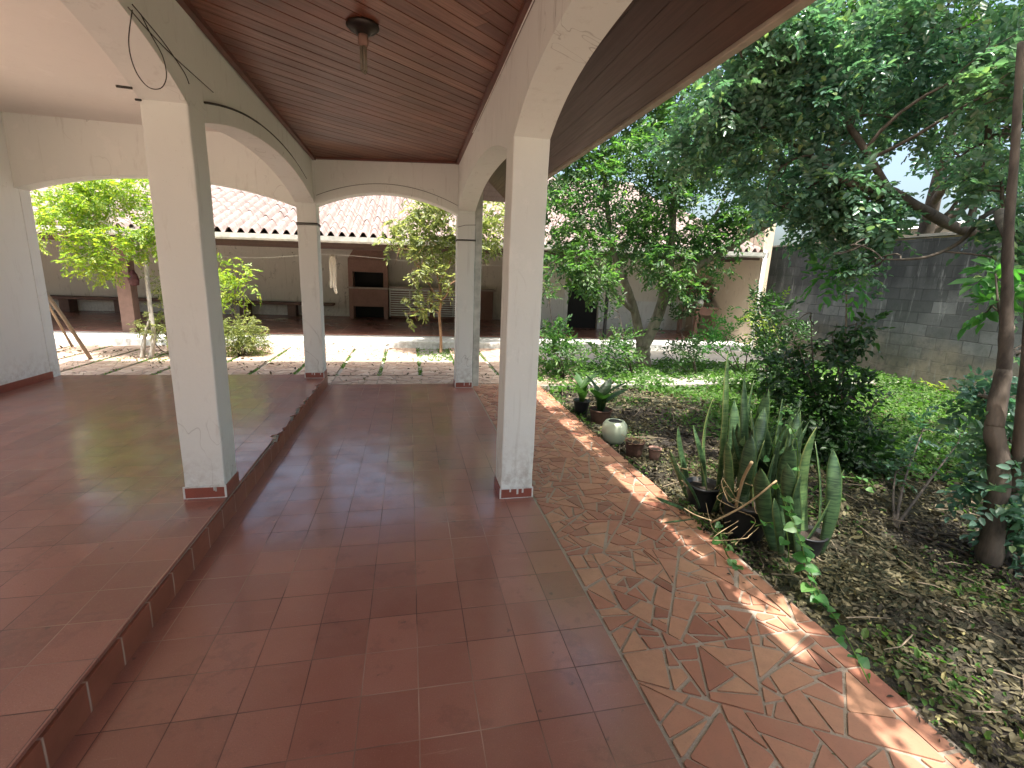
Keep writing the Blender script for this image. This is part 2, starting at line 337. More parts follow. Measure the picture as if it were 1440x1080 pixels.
# ------------------------------------------------------------------ polygon helpers (shards, planks)
def clip(poly, a, b, c):          # keep a*x+b*y<=c
    out = []
    for i in range(len(poly)):
        p, q = poly[i], poly[(i+1)%len(poly)]; dp = a*p[0]+b*p[1]-c; dq = a*q[0]+b*q[1]-c
        if dp <= 0: out.append(p)
        if (dp < 0 < dq) or (dq < 0 < dp):
            t = dp/(dp-dq); out.append((p[0]+t*(q[0]-p[0]), p[1]+t*(q[1]-p[1])))
    return out
def area(p): return abs(sum(p[i][0]*p[(i+1)%len(p)][1]-p[(i+1)%len(p)][0]*p[i][1] for i in range(len(p))))/2 if len(p) > 2 else 0
def ccw(p): return p if sum(p[i][0]*p[(i+1)%len(p)][1]-p[(i+1)%len(p)][0]*p[i][1] for i in range(len(p))) > 0 else p[::-1]
def inset(p, g):
    p = ccw(p); q = p
    for i in range(len(p)):
        (x0,y0),(x1,y1) = p[i], p[(i+1)%len(p)]; L = math.hypot(x1-x0,y1-y0)
        if L < 1e-6: continue
        nx, ny = (y1-y0)/L, -(x1-x0)/L
        q = clip(q, nx, ny, nx*x0+ny*y0-g)
        if len(q) < 3: return []
    return q
def shatter(poly, amin, amax, out, skip=0.0):
    A = area(poly)
    if A < random.uniform(amin, amax) or len(poly) < 3: out.append(poly); return
    cx = sum(p[0] for p in poly)/len(poly); cy = sum(p[1] for p in poly)/len(poly)
    far = max(poly, key=lambda p: (p[0]-cx)**2+(p[1]-cy)**2); an = math.atan2(far[1]-cy, far[0]-cx)+random.gauss(0,.42)
    s = .3*math.sqrt(A); cx += random.uniform(-s,s); cy += random.uniform(-s,s)
    a, b = math.cos(an), math.sin(an); c = a*cx+b*cy
    for q in (clip(poly,a,b,c), clip(poly,-a,-b,-c)):
        if area(q) > 1e-5: shatter(q, amin, amax, out)
def shard_mesh(mb, polys, z, gap, dz=.006, tilt=.0015):
    for p in polys:
        q = inset(p, gap*random.uniform(.6,1.7))
        if area(q) < .0004: continue
        q = ccw(q); zz = z+random.uniform(-tilt,tilt)
        # knock some corners off so pieces are not perfect polygons
        r = []
        for i in range(len(q)):
            a, b, c = q[i-1], q[i], q[(i+1)%len(q)]
            k = random.uniform(.01,.07)
            r += [(b[0]+(a[0]-b[0])*k, b[1]+(a[1]-b[1])*k), (b[0]+(c[0]-b[0])*k, b[1]+(c[1]-b[1])*k)]
        mb.hexa([(x,y,zz-dz) for x,y in r], [(x,y,zz) for x,y in r])

# ------------------------------------------------------------------ ground, paths, floors
def grid(name, x0,x1,y0,y1,z,m,nx,ny,amp=0,hf=None):
    xs = np.linspace(x0,x1,nx); ys = np.linspace(y0,y1,ny); vs = []
    for y in ys:
        for x in xs:
            edge = min(1, min(x-x0,x1-x,y-y0,y1-y)/.3)
            vs.append((x,y,z+amp*max(0,edge)*(math.sin(x*2.3+y*1.1)+math.sin(x*1.1-y*2.9+1)+.7*math.sin(x*5.1+y*4.3))))
    fs = [(j*nx+i, j*nx+i+1, (j+1)*nx+i+1, (j+1)*nx+i) for j in range(ny-1) for i in range(nx-1)]
    return link(name, vs, fs, m, smooth=True)
struct(link('ground', [(-400,-400,-.16),(400,-400,-.16),(400,400,-.16),(-400,400,-.16)], [(0,1,2,3)], M['lawn']))
GZ = -.09
struct(grid('garden_soil', 1.83, 8.7, -2.5, 8.3, GZ, M['ground'], 90, 130, .012))
struct(MB().box(-1.083,.835,-2.2,6.56,-.15,0).build('lower_floor', M['tile_low']))
# upper floor with chipped front edge
jag = [(-2.2,0)]; y = 3.9
while y < 6.0:
    d = random.choice([0,.02,.045,.065,.03,.01]) if random.random() < .8 else 0
    jag.append((y, d)); y += random.uniform(.03,.11)
jag += [(6.05,0),(6.56,0)]
top = [(-1.062-d*.9, yy) for yy,d in jag]
pl = [(-4.6,-2.2)] + [(x,yy) for x,yy in top] + [(-4.6,6.56)]
mb = MB(); mb.hexa([(x,y,.126) for x,y in pl], [(x,y,.14) for x,y in pl]); struct(mb.build('upper_floor', M['tile_up']))
struct(MB().box(-4.6,-1.078,-2.2,6.557,-.15,.1255).build('floor_core', M['cement']))
mb = MB(); n = len(jag)
for i in range(n-1):                                  # red riser tiles with a broken upper edge
    (y0,d0),(y1,d1) = jag[i],jag[i+1]; h0 = .128-(d0*.6); h1 = .128-(d1*.6)
    mb.add([(-1.064,y0,0),(-1.064,y1,0),(-1.064,y1,h1),(-1.064,y0,h0),(-1.0775,y0,0),(-1.0775,y1,0),(-1.0775,y1,h1),(-1.0775,y0,h0)],
           [(0,1,2,3),(3,2,6,7)])
struct(mb.build('step_riser', M['riser']))
mb = MB()
for k in range(60):                                   # crumbs of mortar along the broken edge
    yy = random.uniform(3.9,6.0); r = random.uniform(.008,.026)
    q = [(-1.100+random.uniform(-.02,.016)+r*math.cos(a)*random.uniform(.6,1.2), yy+2*r*math.sin(a)*random.uniform(.6,1.2)) for a in np.linspace(0,2*PI,6)[:-1]]
    mb.hexa([(x,y,.125) for x,y in q], [(x,y,.131+random.uniform(0,.006)) for x,y in q])
struct(mb.build('broken_edge', M['cement']))
# crazy paving path
struct(MB().box(.8355,1.83,-2.2,6.56,-.14,-.009).build('path_bed', M['grout']))
mb = MB(); out = []
for y0 in np.arange(-.6,6.5,.715): shatter([(.85,y0),(1.73,y0),(1.73,y0+.715),(.85,y0+.715)], .003, .036 if y0 < 1.4 else .022, out)
shard_mesh(mb, out, -.003, .0056, tilt=.0025)
y = -.6
while y < 6.5:
    L = random.uniform(.10,.26); xo = 1.83-random.choice([0,0,.006,.014]); o2 = []; shatter([(1.73,y),(xo,y),(xo,min(6.5,y+L)),(1.73,min(6.5,y+L))], .008,.04,o2); shard_mesh(mb,o2,-.003,.0055,tilt=.003); y += L
struct(mb.build('crazy_paving', M['shards']))
# courtyard of broken-tile slabs with planted joints
struct(MB().box(-14,8.5,6.5605,10.0,-.15,-.034).build('courtyard_bed', M['cement']))
mb = MB(); jx = [1.36-.6*k for k in range(-1,22)]
bed = MB()
for x in jx:
    for (y0,y1) in ((6.6,7.16),(7.2,8.3),(8.34,9.93)):
        if y0 == 6.6: xa, xb = x, x+.6
        else: xa, xb = x+.028, x+.572
        if y0 > 7 and abs(xa+.3-.6) < .32 and y0 > 8: continue
        bed.box(xa,xb,y0,y1,-.1,-.012)
        o2 = []; shatter([(xa,y0),(xb,y0),(xb,y1),(xa,y1)], .010,.05,o2); shard_mesh(mb,o2,-.006,.006)
struct(bed.build('slab_mortar', M['grout'])); struct(mb.build('courtyard_slabs', M['shards_pale']))
struct(MB().box(1.95,8.4,8.35,9.95,-.1,-.02).build('concrete_apron', M['cement']))
# far veranda floor and white edge
struct(bevel(MB().box(-14,8.1,9.98,10.9,-.15,.115).build('veranda_edge', M['strip']),.015))
struct(MB().box(-14,8.1,10.902,16.2,-.15,.135).build('veranda_floor', M['floor_far']))
struct(MB().box(-14,-4.605,-14,6.559,-.15,.08).build('side_paving', M['shards_pale']))
struct(link('rear_paving', [(-4.6,-14,-.03),(6,-14,-.03),(6,-2.2,-.03),(-4.6,-2.2,-.03)], [(0,1,2,3)], M['shards_pale']))

# ------------------------------------------------------------------ the house porch
porch = thing('house_porch', 'white arched porch with diagonal plank ceiling and red tile skirting', 'house', (-1,3,0))
def pillar(x0,x1,y0,y1,z0,z1,label=None,bands=()):
    w = .105
    t = .004                                   # slightly tapered, hand-plastered shaft
    m = MB(); n = 14
    for i in range(n):
        z = z0+(z1-z0)*i/(n-1); j = [random.uniform(-.0018,.0018) for _ in range(4)]
        m.v += [(x0+j[0],y0+j[1],z),(x1+j[2],y0+j[1],z),(x1+j[2],y1+j[3],z),(x0+j[0],y1+j[3],z)]; m.uv += [(0,0)]*4
    m.f = [(i*4+k, i*4+(k+1)%4, (i+1)*4+(k+1)%4, (i+1)*4+k) for i in range(n-1) for k in range(4)] + [(3,2,1,0), tuple(4*(n-1)+k for k in range(4))]
    o = bevel(m.build('pillar', M['plaster'], porch), .008)
    if label: o['label'] = label
    s = bevel(MB().box(x0-.006,x1+.006,y0-.008,y1+.004,z0+.001,z0+.075).build('base_tile', M['skirt'], o), .002, 1)
    e = MB()
    for px_ in (x0-.0065, x1-.0035): e.box(px_,px_+.010,y0-.0095,y0-.002,z0+.002,z0+.078)
    e.box(x0+.004,x1-.004,y0-.0095,y0-.002,z0+.070,z0+.080); e.box(x0+.004,x1-.004,y0-.0095,y0-.002,z0+.0015,z0+.006)
    for k in range(3):
        xa = random.uniform(x0+.01,x1-.03); e.box(xa,xa+random.uniform(.006,.014),y0-.0092,y0-.0075,z0+random.uniform(.03,.05),z0+.0695)
    e.build('base_grout', M['strip'], o)
    return o
pR = pillar(.607,.83,2.99,3.205,0,2.31,'white pillar standing at the tile floor edge beside the crazy paving')
pL = pillar(-1.30,-1.082,2.94,3.15,.14,2.30,'white pillar on the edge of the raised floor with chipped base tile')
pFL = pillar(-1.29,-1.07,6.33,6.55,.14,2.25,'far white post standing at the end of the step')
pFR = pillar(.605,.83,6.33,6.55,0,2.25,'far white post at the corner of the tile floor')
pB = pillar(.607,.83,-.42,-.2,0,2.31); pB2 = pillar(-1.30,-1.082,-.42,-.2,.14,2.30)
def arch_curve(u, u0, u1, zs, zc, p):
    t = abs((u-(u0+u1)/2)/((u1-u0)/2)); t = min(1,t); return zs+(zc-zs)*(1-t**p)
def arch(axis, u0, u1, w0, w1, zs, zc, ztop, p=2.2, name='arch_beam', parent=None, mat=None, n=40, z0f=None):
    m = MB(); us = [(u0+u1)/2-(u1-u0)/2*math.cos(PI*i/n) for i in range(n+1)]
    for u in us:
        z = arch_curve(u,u0,u1,zs,zc,p)
        for w in (w0,w1):
            for zz in (z, z0f(u) if z0f else ztop): m.v.append((w,u,zz) if axis == 'y' else (u,w,zz)); m.uv.append((0,0))
    for i in range(n):
        a = i*4; b = a+4
        m.f += [(a,a+1,b+1,b),(a+2,b+2,b+3,a+3),(a,b,b+2,a+2),(a+1,a+3,b+3,b+1)]
    m.f += [(0,2,3,1),(4*n,4*n+1,4*n+3,4*n+2)]
    o = m.build(name, mat or M['plaster'], parent or porch)
    return o
TOP = 2.95
# right-hand beam: three bays
arch('y', 3.20, 6.36, .609, .828, 2.28, 2.50, TOP, 2.5); arch('y', -.2, 2.995, .609, .828, 2.30, 2.53, TOP, 4.5); arch('y',-2.2,-.42,.609,.828,2.3,2.5,TOP,2.6)
MB().box(.6085,.8285,2.99,3.205,2.308,TOP).build('beam_joint', M['plaster'], porch)
MB().box(.6085,.8285,6.35,6.548,2.248,TOP).build('beam_joint', M['plaster'], porch)
# left-hand beam
lb = arch('y', 3.145, 6.34, -1.298, -1.096, 2.25, 2.45, TOP, 2.1); arch('y', -.2, 2.945, -1.298, -1.084, 2.28, 2.53, TOP, 3.2); arch('y',-2.2,-.42,-1.298,-1.084,2.28,2.5,TOP,2.4)
MB().box(-1.2985,-1.0835,2.94,3.15,2.298,TOP).build('beam_joint', M['plaster'], porch)
MB().box(-1.2885,-1.0715,6.332,6.548,2.248,TOP).build('beam_joint', M['plaster'], porch)
# far cross beams
fb = arch('x', -1.072, .607, 6.346, 6.548, 2.235, 2.425, TOP, 2.0)
cb_ = arch('x', -4.06, -1.288, 6.332, 6.548, 2.20, 2.42, TOP, 2.2)
# raised lips that follow the arches
def lip(axis,u0,u1,zs,zc,p,w0,w1,par,h=.105,a=0,b=1):
    m = MB(); n = 36; us = [u0+(u1-u0)*(a+(b-a)*i/n) for i in range(n+1)]
    for u in us:
        z = arch_curve(u,u0,u1,zs,zc,p)
        for w in (w0,w1):
            for zz in (z+.001, z+h): m.v.append((w,u,zz) if axis == 'y' else (u,w,zz)); m.uv.append((0,0))
    for i in range(n):
        A = i*4; B = A+4; m.f += [(A,A+1,B+1,B),(A+2,B+2,B+3,A+3),(A,B,B+2,A+2),(A+1,A+3,B+3,B+1)]
    m.f += [(0,2,3,1),(4*n,4*n+1,4*n+3,4*n+2)]
    o = m.build('arch_lip', M['plaster'], par); return o
lip('x',-1.071,.606,2.235,2.425,2.0,6.330,6.347,fb,.098); lip('y',3.152,6.31,2.25,2.45,2.1,-1.097,-1.0825,lb,.10)
def lipline(par, P, r_): MB().tube(P, r_, 5).build('lip_dark_line', M['wire'], par)
lipline(lb, [(-1.079,u,arch_curve(u,3.152,6.31,2.25,2.45,2.1)+.103) for u in np.linspace(3.16,5.9,26)], [.0065]*10+[.005]*10+[.003]*6)  # cable that follows the left lip
lipline(fb, [(u,6.332,arch_curve(u,-1.071,.606,2.235,2.425,2.0)+.101) for u in np.linspace(-1.06,.6,26)], .0028)  # thin dark line along the top of the far lip
# left wall end and ceilings
lw = bevel(MB().box(-4.4,-4.062,5.15,6.40,.1395,TOP).build('end_wall', M['plaster_bright'], porch),.008)
bevel(MB().box(-4.398,-4.062,-2.2,1.6,.1395,TOP).build('end_wall', M['plaster_bright'], porch),.008); arch('y',1.6,5.15,-4.398,-4.064,2.25,2.5,TOP,3)
MB().box(-4.06,-4.045,5.152,6.405,.1405,.215).build('skirting', M['skirt'], lw)
MB().box(-4.4,-4.058,6.401,6.548,.1395,TOP).build('wall_return', M['plaster_bright'], porch)
MB().box(-4.06,-1.299,-2.2,6.333,2.93,2.96).build('white_ceiling', M['ceiling_white'], porch)
# plank ceiling, boards on the diagonal, ceiling rises a little to the right
def cz(x): return 2.755+.055*(x+1.083)
d = nv((PX,PY,0)); nrm = np.array([-d[1],d[0]]); W = .098; mb = MB()
for k in range(-80,80):
    q = [(-1.083,-2.2),(.609,-2.2),(.609,6.333),(-1.083,6.333)]
    q = clip(q, nrm[0],nrm[1],(k+1)*W-.0028); q = clip(q,-nrm[0],-nrm[1],-(k*W+.0028))
    if area(q) < .002: continue
    # break boards lengthways
    us = [x*d[0]+y*d[1] for x,y in q]; u0 = min(us); cuts = [u0-1]; u = u0+random.uniform(.3,2.4)
    while u < max(us): cuts.append(u); u += random.uniform(1.2,2.8)
    cuts.append(max(us)+1)
    for ca,cb2 in zip(cuts[:-1],cuts[1:]):
        q2 = clip(clip(q,d[0],d[1],cb2),-d[0],-d[1],-ca)
        if area(q2) < .0008: continue
        i2 = inset(q2,.0008); dz = random.uniform(0,.0015)
        if len(i2) < 3: continue
        mb.hexa([(x,y,cz(x)+dz) for x,y in i2], [(x,y,cz(x)+.012) for x,y in i2])
mb.build('plank_ceiling', M['planks'], porch)
mb = MB(); mb.add([(-1.083,-2.2,cz(-1.083)+.006),(.609,-2.2,cz(.609)+.006),(.609,6.333,cz(.609)+.006),(-1.083,6.333,cz(-1.083)+.006)],[(0,3,2,1)]).build('groove_backing', M['groove'], porch)
mb = MB()
def bar(m,a,b,w,h): # bar along y or x with rectangular section below ceiling
    m.box(min(a[0],b[0]),max(a[0],b[0])+(w if a[0]==b[0] else 0),min(a[1],b[1]),max(a[1],b[1])+(w if a[1]==b[1] else 0),h[0],h[1])
mb.box(-1.0835,-1.048,-2.2,6.3325,2.725,2.76); mb.box(.572,.6088,-2.2,6.3325,2.815,2.85)
mb.hexa([(-1.05,6.300,2.735),(.575,6.300,2.818),(.575,6.331,2.818),(-1.05,6.331,2.735)],[(-1.05,6.300,2.764),(.575,6.300,2.852),(.575,6.331,2.852),(-1.05,6.331,2.764)])
mb.build('ceiling_moulding', M['moulding'], porch)
MB().tube([(.598,y,2.806+.003*math.sin(y*3)) for y in np.linspace(-2,4.9,30)], .004, 5).build('ceiling_cable', M['white_metal'], porch)
# eaves: soffit boards slope down to the gutter, hip at the corner
XE, ZE, YE = 1.455, 2.575, 7.43; ZB = 2.86
mb = MB(); nb = 6
for i in range(nb):
    a = i/nb; b = (i+1)/nb-.003
    xa, xb = .828+(XE-.828)*a, .828+(XE-.828)*b; ya, yb = 6.548+(YE-6.548)*a, 6.548+(YE-6.548)*b; za, zb = ZB+(ZE-ZB)*a, ZB+(ZE-ZB)*b
    mb.hexa([(xa,-2.2,za),(xb,-2.2,zb),(xb,yb,zb),(xa,ya,za)],[(xa,-2.2,za+.012),(xb,-2.2,zb+.012),(xb,yb,zb+.012),(xa,ya,za+.012)])
    mb.hexa([(-5,ya,za),(xa,ya,za),(xb,yb,zb),(-5,yb,zb)],[(-5,ya,za+.012),(xa,ya,za+.012),(xb,yb,zb+.012),(-5,yb,zb+.012)])
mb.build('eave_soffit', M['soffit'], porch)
mb = MB(); mb.box(-5,XE-.004,YE+.001,YE+.03,ZE+.015,ZE+.10); mb.build('fascia_board', M['brown_paint'], porch)
g = MB(); prof = [(0,.10),(0,.0),(.05,.0),(.058,.012),(.06,.10)]
def gut(m, y0, y1):
    for (a,b) in zip(prof[:-1],prof[1:]):
        pass
g.hexa([(XE+.002,-2.2,ZE-.02),(XE+.05,-2.2,ZE-.02),(XE+.05,YE+.05,ZE-.02),(XE+.002,YE+.05,ZE-.02)],[(XE+.002,-2.2,ZE+.09),(XE+.062,-2.2,ZE+.09),(XE+.062,YE+.05,ZE+.09),(XE+.002,YE+.05,ZE+.09)])
bevel(g.build('gutter', M['gutter_beige'], porch), .006)
# tiled roof over the porch
mb = MB(); x0,x1,y0,y1 = -5.05,XE+.07,-2.4,YE+.06; ze = ZE+.10
A_,B_ = 3.6,1.65
lo_ = [(x0,y0,ze),(x1,y0,ze),(x1,y1,ze),(x0,y1,ze)]; hi_ = [(x0,y0,ze+B_),(x1-A_,y0,ze+B_),(x1-A_,y1-A_,ze+B_),(x0,y1-A_,ze+B_)]
mb.add(lo_+hi_, [(1,2,6,5),(2,3,7,6),(4,5,6,7),(0,1,5,4),(3,0,4,7)]); sh_ = [(x,y,z+.03) for x,y,z in lo_+hi_]; mb.add(sh_, [(1,2,6,5),(2,3,7,6),(4,5,6,7)])
mb.add([lo_[1],lo_[2],sh_[2],sh_[1],lo_[3],sh_[3]],[(0,1,2,3),(1,4,5,2)])
mb.build('porch_roof', M['rooftile'], porch)
# bits on the left beam: cable loops, rusty pegs
mb = MB()
def curve(P, n=14):
    P = [np.array(p,float) for p in P]; out = []
    for i in range(len(P)-1):
        p0 = P[max(i-1,0)]; p1 = P[i]; p2 = P[i+1]; p3 = P[min(i+2,len(P)-1)]
        for t in np.linspace(0,1,n,endpoint=False):
            out.append(.5*((2*p1)+(-p0+p2)*t+(2*p0-5*p1+4*p2-p3)*t*t+(-p0+3*p1-3*p2+p3)*t**3))
    out.append(P[-1]); return out
def onx(px,py,x):
    d_ = R3@np.array([px-720,540-py,-F]); return CAM+d_*(x-CAM[0])/d_[0]
loop = curve([onx(px,py,-1.071) for px,py in [(186,14),(181,60),(190,98),(208,122),(226,124),(234,108),(229,80),(212,48),(198,20)]])
mb.tube(loop, .0022, 6)
bevel_ = mb.build('hanging_cable', M['wire']); tag(bevel_, 'thin dark cable hanging in a loop on the left beam above the pillar', 'cable')
def peg(px,py,px2,py2,lab):
    a = onx(px,py,-1.29); b = at(px2,py2,a[1]-.04)
    o = MB().tube([a,b],.006,6).build('iron_peg', M['wire']); tag(o, lab, 'peg', 'iron pegs on the near left pillar')
    return o
peg(186,124,163,121,'upper rusty peg sticking out of the left pillar top'); peg(199,141,191,140,'short lower peg at the left pillar top')
mb = MB()
for P in ([(180,10),(215,50),(250,85),(280,112),(300,130)],[(186,6),(206,30),(232,62),(258,100),(266,118)]):
    mb.tube(curve([onx(px,py,-1.0795) for px,py in P]), .0022, 5)
o = mb.build('thin_wires', M['wire']); tag(o, 'pair of faint wires stretched along the left beam face', 'wire')
# wire bands tied round far posts
def band(x0,x1,y0,y1,z,name_label):
    m = MB()
    for k in range(3):
        zz = z+.012*k*random.uniform(.4,1.2); e = .006
        ring = [(x0-e,y0-e,zz),(x1+e,y0-e,zz+.006),(x1+e,y1+e,zz),(x0-e,y1+e,zz-.004),(x0-e,y0-e,zz)]
        m.tube(ring, .0045, 5)
    o = m.build('wire_band', M['wire']); tag(o, name_label, 'wire', 'wire bands tied round the far posts'); return o
band(-1.29,-1.07,6.33,6.55,2.0,'rusty wire band tied round the far left post'); band(.605,.83,6.33,6.55,1.92,'wire band tied round the far right post below its top')
MB().tube([(.60,6.325,2.08),(.70,6.325,2.11),(.835,6.325,2.12)],.003,5).build('crack_line', M['wire'], pFR)
# small rain pipe beside the far right post
tag(bevel(MB().box(.842,.935,6.42,6.54,-.02,2.9).build('rain_pipe', M['gutter']),.01), 'grey square rain pipe behind the far right post', 'pipe')
# ceiling lamp
lamp = thing('ceiling_lamp', 'dark ceiling rose with bare tube bulb on plank ceiling', 'lamp', (-.236,3.075,cz(-.236)))
zt = cz(-.236); MB().lathe((-.236,3.075,zt),[(.085,.001),(.088,-.012),(.070,-.028),(.045,-.034),(.035,-.05)],32).build('ceiling_rose', M['metal_dark'], lamp, True)
MB().lathe((-.236,3.075,zt),[(.026,-.045),(.028,-.09),(.022,-.105)],24).build('socket', M['post_brown'], lamp, True)
mb = MB()
for a in (0,PI/2,PI,3*PI/2):
    cx, cy = -.236+.013*math.cos(a+.4), 3.075+.013*math.sin(a+.4); mb.tube([(cx,cy,zt-.10),(cx,cy,zt-.225)], .0065, 8)
for a in (0,PI):
    c0 = np.array([-.236,3.075,zt-.225]); p = lambda s: c0+.013*np.array([math.cos(a+.4+s),math.sin(a+.4+s),0])
    mb.tube([p(0),p(PI/4)-np.array([0,0,.008]),p(PI/2)], .0065, 8)
mb.build('bulb', M['glassbulb'], lamp, True)

# ------------------------------------------------------------------ outbuilding across the courtyard
ob = thing('outbuilding', 'long low outbuilding with open veranda and pale clay tile roof', 'building', (-1,12,0))
def eave(x): return 2.10+.017*x
MB().box(-14,2.9,15.2,15.4,.136,4.0).build('back_wall', M['plaster_far'], ob)
rw = MB(); rw.box(2.9,4.36,13.0,13.2,.136,3.2); rw.box(5.28,8.1,13.0,13.2,.136,3.2)
n = 14; pts = [(4.36+.46*(1-math.cos(PI*i/n)), 1.25+.33*math.sin(PI*i/n)) for i in range(n+1)]
for i in range(n):
    (xa,za),(xb,zb) = pts[i],pts[i+1]; rw.hexa([(xa,13.0,za),(xb,13.0,zb),(xb,13.2,zb),(xa,13.2,za)],[(xa,13.0,3.2),(xb,13.0,3.2),(xb,13.2,3.2),(xa,13.2,3.2)])
rwo = rw.build('front_wall', M['plaster_far'], ob)
MB().box(2.9,3.1,13.2005,15.2,.136,3.6).build('return_wall', M['plaster_far'], ob)
dr = MB().box(4.3605,5.2795,13.08,13.12,.137,1.60).build('arched_door', M['black'], ob)
for xa in (4.25,5.282): MB().box(xa,xa+.108,12.965,13.001,.137,1.3).build('door_jamb', M['strip'], dr)
MB().box(2.9,4.24,12.96,13.001,.137,1.0).build('white_dado', M['strip'], ob); MB().box(5.4,7.9,12.96,13.001,.137,.95).build('white_dado', M['strip'], ob)
MB().box(8.1,8.35,10.15,15.4,-.1,3.0).build('side_wall', M['plaster_side'], ob)
MB().box(-14.3,-14,10.15,15.4,-.1,3.0).build('left_wall', M['plaster_far'], ob)
# eave beam, rafters ceiling
mb = MB(); mb.hexa([(-14,10.86,eave(-14)-.16),(8.1,10.86,eave(8.1)-.16),(8.1,11.0,eave(8.1)-.16),(-14,11.0,eave(-14)-.16)],[(-14,10.86,eave(-14)+.1),(8.1,10.86,eave(8.1)+.1),(8.1,11.0,eave(8.1)+.1),(-14,11.0,eave(-14)+.1)])
mb.build('eave_beam', M['brown_paint'], ob)
mb = MB(); mb.hexa([(-14,10.2,eave(-14)-.13),(8.1,10.2,eave(8.1)-.13),(8.1,10.23,eave(8.1)-.13),(-14,10.23,eave(-14)-.13)],[(-14,10.2,eave(-14)),(8.1,10.2,eave(8.1)),(8.1,10.23,eave(8.1)),(-14,10.23,eave(-14))])
mb.build('fascia_board', M['brown_paint'], ob)
MB().hexa([(-14,10.16,eave(-14)+.0),(8.1,10.16,eave(8.1)+.0),(8.1,18,eave(8.1)+2.7),(-14,18,eave(-14)+2.7)],[(-14,10.16,eave(-14)+.02),(8.1,10.16,eave(8.1)+.02),(8.1,18,eave(8.1)+2.72),(-14,18,eave(-14)+2.72)]).build('roof_boards', M['brown_paint'], ob)
mb = MB()
for x in np.arange(-13.6,8,.7): mb.hexa([(x,10.24,eave(x)-.10),(x+.06,10.24,eave(x)-.10),(x+.06,15.2,eave(x)+1.60),(x,15.2,eave(x)+1.60)],[(x,10.24,eave(x)+.02),(x+.06,10.24,eave(x)+.02),(x+.06,15.2,eave(x)+1.72),(x,15.2,eave(x)+1.72)])
mb.build('rafters', M['brown_paint'], ob)
for i in range(8):
    pass
def far_post(x, y, w, m, nm='veranda_post'):
    return bevel(MB().box(x-w/2,x+w/2,y-w/2,y+w/2,.116,eave(x)-.1).build(nm, m, ob),.01)
far_post(-5.42,10.93,.24,M['post_brown']); far_post(-10.2,10.93,.24,M['post_brown']); far_post(4.66,10.95,.07,M['black'])
# clay tile roof: barrel rows, stepped courses
def tile_roof(x0,x1,ya,yb,zf,rise,name,par,pitch=.198,course=.33):
    nr = int((x1-x0)/pitch); per = 7; vs = []; rows = []
    L = yb-ya; nc = int(L/course)
    xs = [(x0+pitch*(i+j/per), j/per) for i in range(nr) for j in range(per)]; cols = len(xs)
    off = rng.normal(0,.006,(nr,nc+1)); offy = rng.normal(0,.014,(nr,nc+1))
    for c in range(nc):
        for e in (0,1):
            s = c*course + (course+.03 if e else -.0)
            for k,(x,u) in enumerate(xs):
                i = k//per; h = .092*math.sin(PI*u*1.45) if u < .69 else -.045*math.sin(PI*(u-.69)/.31)
                lift = .016 if e == 0 else .0
                vs.append((x+.004*math.sin(i*3.3+c), ya+(s+offy[i,c])*1.0, zf(x)+rise*s+h+lift+off[i,c]))
            rows.append((c,e))
    fs = []
    for c in range(nc):
        a = (2*c)*cols; b = (2*c+1)*cols
        fs += [(a+k,a+k+1,b+k+1,b+k) for k in range(cols-1)]
        # front lip of each course
        n0 = len(vs); vs += [(vs[a+k][0],vs[a+k][1]+.001,vs[a+k][2]-.014) for k in range(cols)]
        fs += [(n0+k,n0+k+1,a+k+1,a+k) for k in range(cols-1)]
    return link(name, vs, fs, M['rooftile'], par)
tile_roof(-14.2,8.3,10.10,18.0,lambda x: eave(x)+.035,.345,'tile_roof',ob)
MB().hexa([(-14.2,17.9,4.75+.017*-14),(8.3,17.9,4.75+.017*8),(8.3,26,2.2),(-14.2,26,2.2)],[(-14.2,17.9,4.83+.017*-14),(8.3,17.9,4.83+.017*8),(8.3,26,2.3),(-14.2,26,2.3)]).build('rear_roof_slope', M['rooftile'], ob)
MB().tube([(x,17.95,4.88+.017*x) for x in np.linspace(-14.2,8.3,60)],.12,8).build('ridge_tiles', M['rooftile'], ob)
mb = MB(); cs = []
for x in (-14.2,8.2):
    z = eave(x)-.045; cs.append([(x,10.17,z+.085),(x,10.17,z),(x,10.13,z-.03),(x,10.07,z-.03),(x,10.04,z),(x,10.035,z+.085),(x,10.045,z+.085),(x,10.05,z+.01),(x,10.16,z+.01),(x,10.16,z+.085)])
mb.add(cs[0]+cs[1],[(i,(i+1)%10,(i+1)%10+10,i+10) for i in range(10)]+[tuple(range(9,-1,-1)),tuple(range(10,20))]); mb.build('gutter', M['gutter'], ob)
MB().tube([(8.13,10.08,2.33),(8.13,10.08,.0)],.045,12).build('downpipe', M['white_metal'], ob, True)
# benches along the back wall
def bench(x0,x1,lab):
    b = thing('wall_bench', lab, 'bench', (x0,14.8,.135), 'concrete benches along the veranda wall')
    bevel(MB().box(x0,x1,14.72,15.19,.46,.53).build('seat', M['post_brown'], b),.01)
    k = x0+.3
    while k < x1-.2:
        MB().box(k,k+.22,14.8,15.15,.136,.459).build('leg', M['post_brown'], b); k += 1.25
bench(-13.0,-6.2,'long brown concrete bench left of the brown veranda post'); bench(-4.95,-2.15,'short brown concrete bench beside the barbecue')
